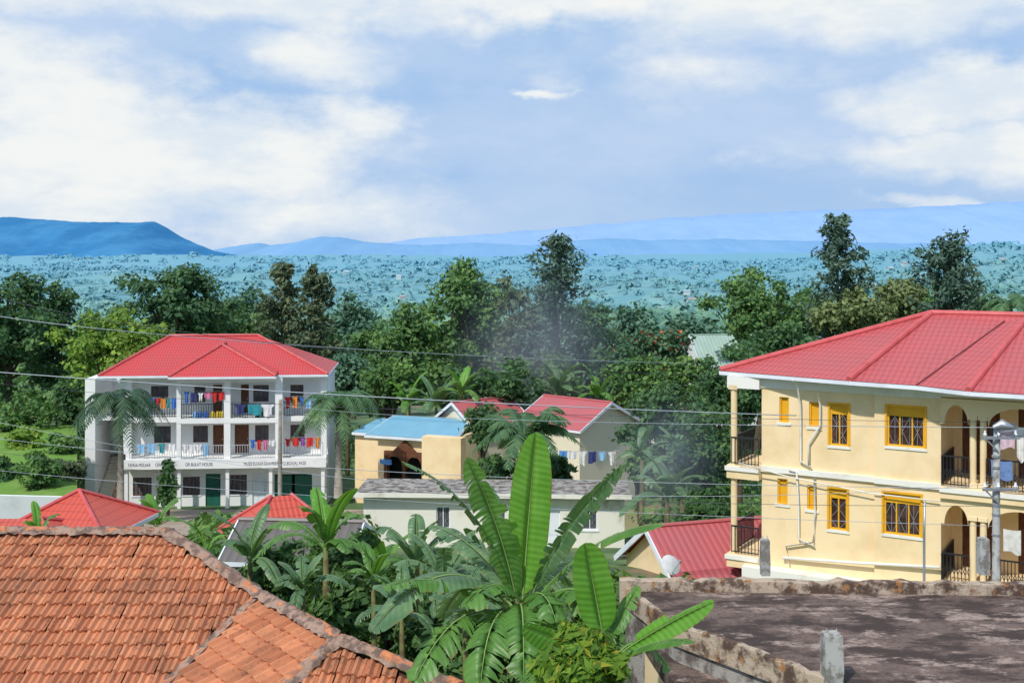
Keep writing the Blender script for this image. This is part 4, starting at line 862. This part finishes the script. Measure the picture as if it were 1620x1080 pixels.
# ---------------------------------------------------------------- foreground concrete roof
def slab():
    O=empty('concrete_roof_building','nearest building at bottom right, with dark stained flat concrete roof','building',(0,0,0)); z=5.5
    def g(px,py,zz=z): Y=(CZ-zz)*F/(py-405); return P(px,py,Y)
    a=g(990,932); b=g(1070,992); c=g(1330,1085); pts=[a,b,c,V((c.x+1.2,c.y-2.5,z)),V((c.x+2,10,z)),V((20,10,z)),V((20,a.y-.6,z))]
    m=MB(); m.poly(pts); m.poly([p-V((0,0,.3)) for p in pts])
    for p,q in zip(pts,pts[1:]+pts[:1]): m.poly([p,q,q-V((0,0,.3)),p-V((0,0,.3))])
    m.build('roof_slab',mt['slab'],O)
    def para(p,q,h,w,dn=.3):
        m=MB(); L=(q-p).length; n=int(L/.2); d=(q-p)/L; s=d.cross(V((0,0,1)))*w/2
        rows=[]
        for i in range(n+1):
            x=p+d*(L*i/n); e=random.gauss(0,.02); hh=h+random.gauss(0,.02); rows.append([x-s*(1+e)-V((0,0,dn)),x-s*(1+e)+V((0,0,hh-.02)),x-s*.8+V((0,0,hh)),x+s*.8+V((0,0,hh)),x+s*(1+e)+V((0,0,hh-.02)),x+s-V((0,0,dn))])
        m.raw([v for r in rows for v in r],[(i*6+k,i*6+k+1,i*6+k+7,i*6+k+6) for i in range(n) for k in range(5)]+[tuple(range(6)),tuple(range(n*6,n*6+6))]); m.build('parapet',mt['parapet'],O)
    random.seed(2); A1=g(980,932);A2=V((20,A1.y-.75,z)); para(A1,A2,.23,.22); para(a,b,.07,.12); para(b,g(1312,1080),.10,.13)
    w=MB(); 
    for p,q in ((a,b),(b,c),(c,pts[3]),(pts[3],pts[4])): w.poly([p-V((0,0,.3)),q-V((0,0,.3)),V((q.x,q.y,1.5)),V((p.x,p.y,1.5))])
    w.build('wall',mt['conc'],O)
    m=MB(); lz=4.9; q=[g(1020,1010,lz),g(1090,1020,lz),g(1290,1110,lz),g(1100,1130,lz)]; m.poly(q); m.poly([p-V((0,0,.25)) for p in q])
    for p,r in zip(q,q[1:]+q[:1]): m.poly([p,r,r-V((0,0,.25)),p-V((0,0,.25))])
    m.build('lower_roof',mt['slab'],O)
    m=MB(); 
    for p,r in zip(q,q[1:]+q[:1]): i=V((0,0,-.26)); m.poly([p+i,r+i,V((r.x,r.y,1.5)),V((p.x,p.y,1.5))])
    m.build('lower_wall',mt['yellow'],O)
    for (px,py0,py1,wd,lb,zz) in ((1316,1000,1078,.27,'stubby weathered concrete post on the stained roof at bottom right',z),(1210,852,905,.17,'small concrete stub on the roof parapet left of the yellow building wall',z+.2),(1555,850,903,.2,'small concrete stub on the parapet in front of the yellow building porch',z+.2)):
        Y=(CZ-zz)*F/(py1-405); p=P(px,py1,Y); h=P(px,py0,Y).z-p.z; m=MB(); w_=wd/2; lv=[(-.05,1),(h*.3,1.02),(h*.7,.97),(h*.96,.95),(h,.82)]
        m.raw([(sx*w_*k+random.gauss(0,.006),sy*w_*k+random.gauss(0,.006),zz_) for zz_,k in lv for sx,sy in ((-1,-1),(1,-1),(1,1),(-1,1))],[(j*4+i,j*4+(i+1)%4,j*4+4+(i+1)%4,j*4+4+i) for j in range(4) for i in range(4)]+[(16,17,18,19)])
        for sx in (-.5,.5): m.tube([(sx*w_,0,h-.02),(sx*w_*1.1,.01,h+.06)],.008,5)
        q_=m.build('concrete_post',mt['pole'],None,label=lb,category='post'); q_.location=p
    p=g(1358,935); m=MB(); m.raw([(-.2,-.1,0),(.22,-.12,0),(.2,.1,0),(-.18,.12,0),(-.17,-.07,.1),(.18,-.09,.13),(.16,.08,.12),(-.15,.09,.08)],[(3,2,1,0),(4,5,6,7),(0,1,5,4),(1,2,6,5),(2,3,7,6),(3,0,4,7)]); q_=m.build('rubble_block',mt['conc'],None,label='lump of broken concrete lying by the parapet on the stained roof',category='rubble'); q_.location=p
run(slab)
# ---------------------------------------------------------------- poles, wires, dish
def upole(px,top,bot,Y,r,label,arms=True,ma='pole',lamp=False):
    p=P(px,bot,Y); h=P(px,top,Y).z-p.z; R=empty('utility_pole',label,'utility pole',p); m=MB(); m.tube([(0,0,-3),(0,0,h*.5),(.02,0,h)],[r*1.3,r*1.1,r*.9],10); m.build('pole_shaft',mt[ma],R,True)
    if arms:
        for z in (h*.93,h*.55):
            m=MB(); m.beam((-.35,-.12,z),(.45,-.12,z),.06); m.beam((-.3,-.1,z),(0,-.1,z-.3),.03); m.build('cross_arm',mt['galv'],R)
            for x in (-.3,0,.38): m=MB(); m.tube([(x,-.12,z+.03),(x,-.12,z+.07),(x,-.12,z+.1),(x,-.12,z+.16)],[.02,.045,.03,.02],8); m.build('insulator',mt['trim'],R)
        for z in (.2,.35,.42,.7,.78): m=MB(); m.tube([(0,0,h*z),(0,0,h*z+.05)],r*1.25,10); m.build('pole_band',mt['galv'],R)
    if lamp: m=MB(); m.tube([(0,0,h),(.1,-.15,h+.08),(.25,-.3,h+.06)],.03,6); m.tube([(-.1,-.1,h+.02),(.05,-.2,h+.1),(.25,-.3,h+.04)],[.05,.12,.04],8); m.build('lamp_head',mt['galv'],R,True)
    return R
run(upole,1576,676,890,25.5,.075,'weathered concrete power pole in front of the yellow building porch',True,'pole',True)
run(upole,443,632,800,62,.10,'thin leaning pole in front of the right half of the white building',False,'trunkpale')
run(upole,1462,792,902,30,.03,'thin metal pipe pole in front of the yellow building lower wall',False,'galv')
run(upole,1120,560,620,100,.12,'distant pole among trees left of the yellow building',False)
WR=[((-60,584,30),(600,628,28),(1260,657,30),.013,'wire','bright thick cable crossing in front of the white building roof'),
((-60,446,34),(560,556,36),(1300,600,60),.009,'wired','highest cable at the left edge of the photo'),
((-60,488,34),(500,548,36),(1100,575,60),.011,'wire','second highest cable at the left edge of the photo'),
((-60,600,32),(500,642,32),(1575,668,25.5),.006,'wired','dark cable just below the bright thick cable'),
((-60,655,32),(700,770,30),(1575,765,25.5),.006,'wire','pale sagging cable across the middle floor of the white building'),
((-60,686,31),(600,745,29),(1575,772,25.5),.007,'wire','pale cable ending at the lower arm of the concrete pole'),
((-60,706,31),(600,775,29),(1575,800,25.5),.006,'wired','dark cable reaching the middle of the concrete pole'),
((-60,738,30),(600,790,28),(1575,832,25.5),.006,'wire','pale low cable across the flat roofed cream building'),
((443,640,62),(700,660,45),(1575,676,25.5),.008,'wire','cable from the thin leaning pole to the top of the concrete pole'),
((1576,678,25.5),(1620,690,22),(1800,690,18),.010,'wired','short dark cable leaving the concrete pole to the right'),
((1576,775,25.5),(1640,782,22),(1800,770,18),.008,'wired','lower short dark cable leaving the concrete pole to the right'),
((1576,684,25.5),(1640,676,26),(1760,660,26),.009,'wire','pale cable rising from the concrete pole toward the right edge')]
for a,b,c,r,ma,lb in WR:
    a,b,c=P(*a),P(*b),P(*c); cc=b*2-(a+c)/2; m=MB(); m.tube([bez(a,cc,c,i/40) for i in range(41)],r,5); m.build('power_cable',mt[ma],None,True,label=lb,category='cable',group='overhead cables')
def dish():
    p=P(1064,897,33); R=empty('satellite_dish','small pale satellite dish beside the small yellow gabled house','satellite dish',p); m=MB(); vs=[];k=16
    for j in range(5):
        r=.33*j/4
        for i in range(k): a=6.283*i/k; vs.append((r*math.cos(a),r*r*.7,r*math.sin(a)*.9+.1))
    rot=Matrix.Rotation(-.6,3,'X')@Matrix.Rotation(.5,3,'Z'); vs=[rot@V(v) for v in vs]; m.raw(vs,[(j*k+i,j*k+(i+1)%k,(j+1)*k+(i+1)%k,(j+1)*k+i) for j in range(4) for i in range(k)]); m.build('reflector',mt['skydish'],R,True)
    m=MB(); m.tube([(0,.05,.05),(0,.2,-.4),(0,.2,-3)],.025,6); m.build('mast',mt['galv'],R); m=MB(); m.tube([rot@V((0,.05,-.15)),rot@V((0,-.4,.05))],.012,5); m.tube([rot@V((0,-.4,.03)),rot@V((0,-.35,.1))],.035,8); m.build('feed_arm',mt['galv'],R)
run(dish)
def fars():
    hm=mat('far_wall',(.50,.58,.58),.9); hr=[mat('far_roof_pale',(.42,.52,.56),.7),mat('far_roof_rust',(.38,.34,.34),.8),mat('far_roof_blue',(.30,.46,.54),.7)]
    me=[]
    for k in range(3):
        m=MB(); m.box(-4,4,-3,3,-2,3); m.m=1; m.poly([(-4.6,-3.6,2.9),(4.6,-3.6,2.9),(4.6,0,5),(-4.6,0,5)]); m.poly([(-4.6,3.6,2.9),(4.6,3.6,2.9),(4.6,0,5),(-4.6,0,5)]); m.poly([(-4,-3,3),(-4,3,3),(-4,0,4.9)]); o=m.build('distant_house',[hm,hr[k]]); me.append(o.data); bpy.data.objects.remove(o)
    for i in range(54):
        Y=math.exp(random.uniform(math.log(700),math.log(3600))); x=random.uniform(-.45,.45)*Y; o=bpy.data.objects.new('distant_house',me[i%3]); C.objects.link(o); s=.8+Y/3500; o.location=(x,Y,tz(x,Y)+3+Y/600); o.scale=(s,s,s); o.rotation_euler=(0,0,random.uniform(-.6,.6))
        o['label']='tiny distant house with %s roof in the hazy green valley'%['pale','rusty','bluish'][i%3]; o['category']='house'; o['group']='distant %s roofed houses in the valley'%['pale','rusty','bluish'][i%3]
run(fars)
# ---------------------------------------------------------------- sky, sun, camera
w=bpy.data.worlds.new('World'); bpy.context.scene.world=w; w.use_nodes=True; nt=w.node_tree; bg=nt.nodes['Background']
EL=math.radians(48); SX,SY=-.55,-.83
sk=nn(nt,'ShaderNodeTexSky',sky_type='NISHITA'); sk.sun_disc=False; sk.sun_elevation=EL; sk.sun_rotation=math.atan2(SX,SY)
tc=nn(nt,'ShaderNodeTexCoord'); sp=nn(nt,'ShaderNodeSeparateXYZ'); nt.links.new(tc.outputs['Generated'],sp.inputs[0])
az=mth(nt,'ARCTAN2',sp.outputs[0],sp.outputs[1]); el=mth(nt,'ARCSINE',sp.outputs[2])
cb=nn(nt,'ShaderNodeCombineXYZ'); nt.links.new(az,cb.inputs[0]); nt.links.new(el,cb.inputs[1])
def vm(op,a,b):
    n=nn(nt,'ShaderNodeVectorMath',operation=op)
    for i,v in enumerate((a,b)):
        if v is None: continue
        if isinstance(v,tuple): n.inputs[i].default_value=v
        else: nt.links.new(v,n.inputs[i])
    return n
def tnoise(scale,sx,sy,det=6,off=0):
    v=vm('MULTIPLY',cb.outputs[0],(sx,sy,1)).outputs[0]; v=vm('ADD',v,(off,off,off)).outputs[0]; n=nn(nt,'ShaderNodeTexNoise'); n.inputs['Scale'].default_value=scale; n.inputs['Detail'].default_value=det; n.inputs['Roughness'].default_value=.6; nt.links.new(v,n.inputs['Vector']); return n
wn=tnoise(6,1,1.6,5); wv=vm('MULTIPLY',vm('SUBTRACT',wn.outputs['Color'],(.5,.5,.5)).outputs[0],(.16,.09,0)).outputs[0]; wc=vm('ADD',cb.outputs[0],wv).outputs[0]
def ell(px,py,rx,ry,k=1.):
    v=vm('SUBTRACT',wc,((px-810)/F,(405-py)/F,0)).outputs[0]; v=vm('MULTIPLY',v,(F/rx,F/ry,0)).outputs[0]; l=vm('LENGTH',v,None).outputs['Value']; return mth(nt,'MULTIPLY',mth(nt,'SUBTRACT',1,l),k)
acc=None
for e in ((40,220,340,150,1.1),(330,260,340,95,1.05),(100,330,340,60,.9),(480,110,140,60,.7),(560,205,110,40,.75),(640,-15,900,75,1.1),(1350,20,520,75,.9),(1520,175,250,55,1.),(1490,250,270,40,.9),(1600,325,240,14,1.),(865,142,55,10,.8),(480,330,260,50,.65),(1150,120,200,40,.2),(810,-500,2600,420,1.)):
    q=ell(*e); acc=q if acc is None else mth(nt,'MAXIMUM',acc,q)
fn=tnoise(10,1,1.9,9).outputs[0]; mask=mth(nt,'ADD',acc,mth(nt,'MULTIPLY',mth(nt,'SUBTRACT',fn,.5),1.5)); mask=ramp(nt,mask,-.2,.58)
veil=ramp(nt,tnoise(3.2,1,2.2,6,3).outputs[0],.30,.68)
base=mixc(nt,veil,(.33,.53,.83),(.52,.66,.88))
hor=mth(nt,'SUBTRACT',1,ramp(nt,el,.0,.09)); base=mixc(nt,mth(nt,'MULTIPLY',hor,.6),base,(.52,.67,.88))
shade=ramp(nt,tnoise(7,1,2.4,7,7).outputs[0],.36,.60); cl=mixc(nt,shade,(.70,.79,.89),(.90,.92,.91))
lay=mixc(nt,mask,base,cl)
cov=mth(nt,'SUBTRACT',1,mth(nt,'MULTIPLY',ramp(nt,el,.28,.9),.35))
nis=nn(nt,'ShaderNodeMix',data_type='RGBA',blend_type='MULTIPLY'); nis.inputs[0].default_value=1; nt.links.new(sk.outputs[0],nis.inputs[6]); nis.inputs[7].default_value=(.1,.1,.1,1)
nt.links.new(mixc(nt,cov,nis.outputs[2],lay),bg.inputs[0]); bg.inputs[1].default_value=1.
sd=V((SX*math.cos(EL),SY*math.cos(EL),math.sin(EL))); l=bpy.data.lights.new('sun','SUN'); l.energy=3.6; l.angle=math.radians(1.5); l.color=(1,.95,.87); lo=bpy.data.objects.new('sun',l); C.objects.link(lo); lo.rotation_euler=sd.to_track_quat('Z','Y').to_euler(); lo.location=(-40,-60,80)
cam=bpy.data.cameras.new('camera'); cam.lens=40; cam.sensor_width=36; cam.shift_y=-135/1620; cam.clip_end=60000; cam.clip_start=.2; co=bpy.data.objects.new('camera',cam); C.objects.link(co); co.location=(0,0,CZ); co.rotation_euler=(math.pi/2,0,0); bpy.context.scene.camera=co
s=bpy.context.scene; s.view_settings.view_transform='Standard'; s.view_settings.look='None'; s.view_settings.exposure=0
if ERR: raise RuntimeError('\n'.join(ERR))
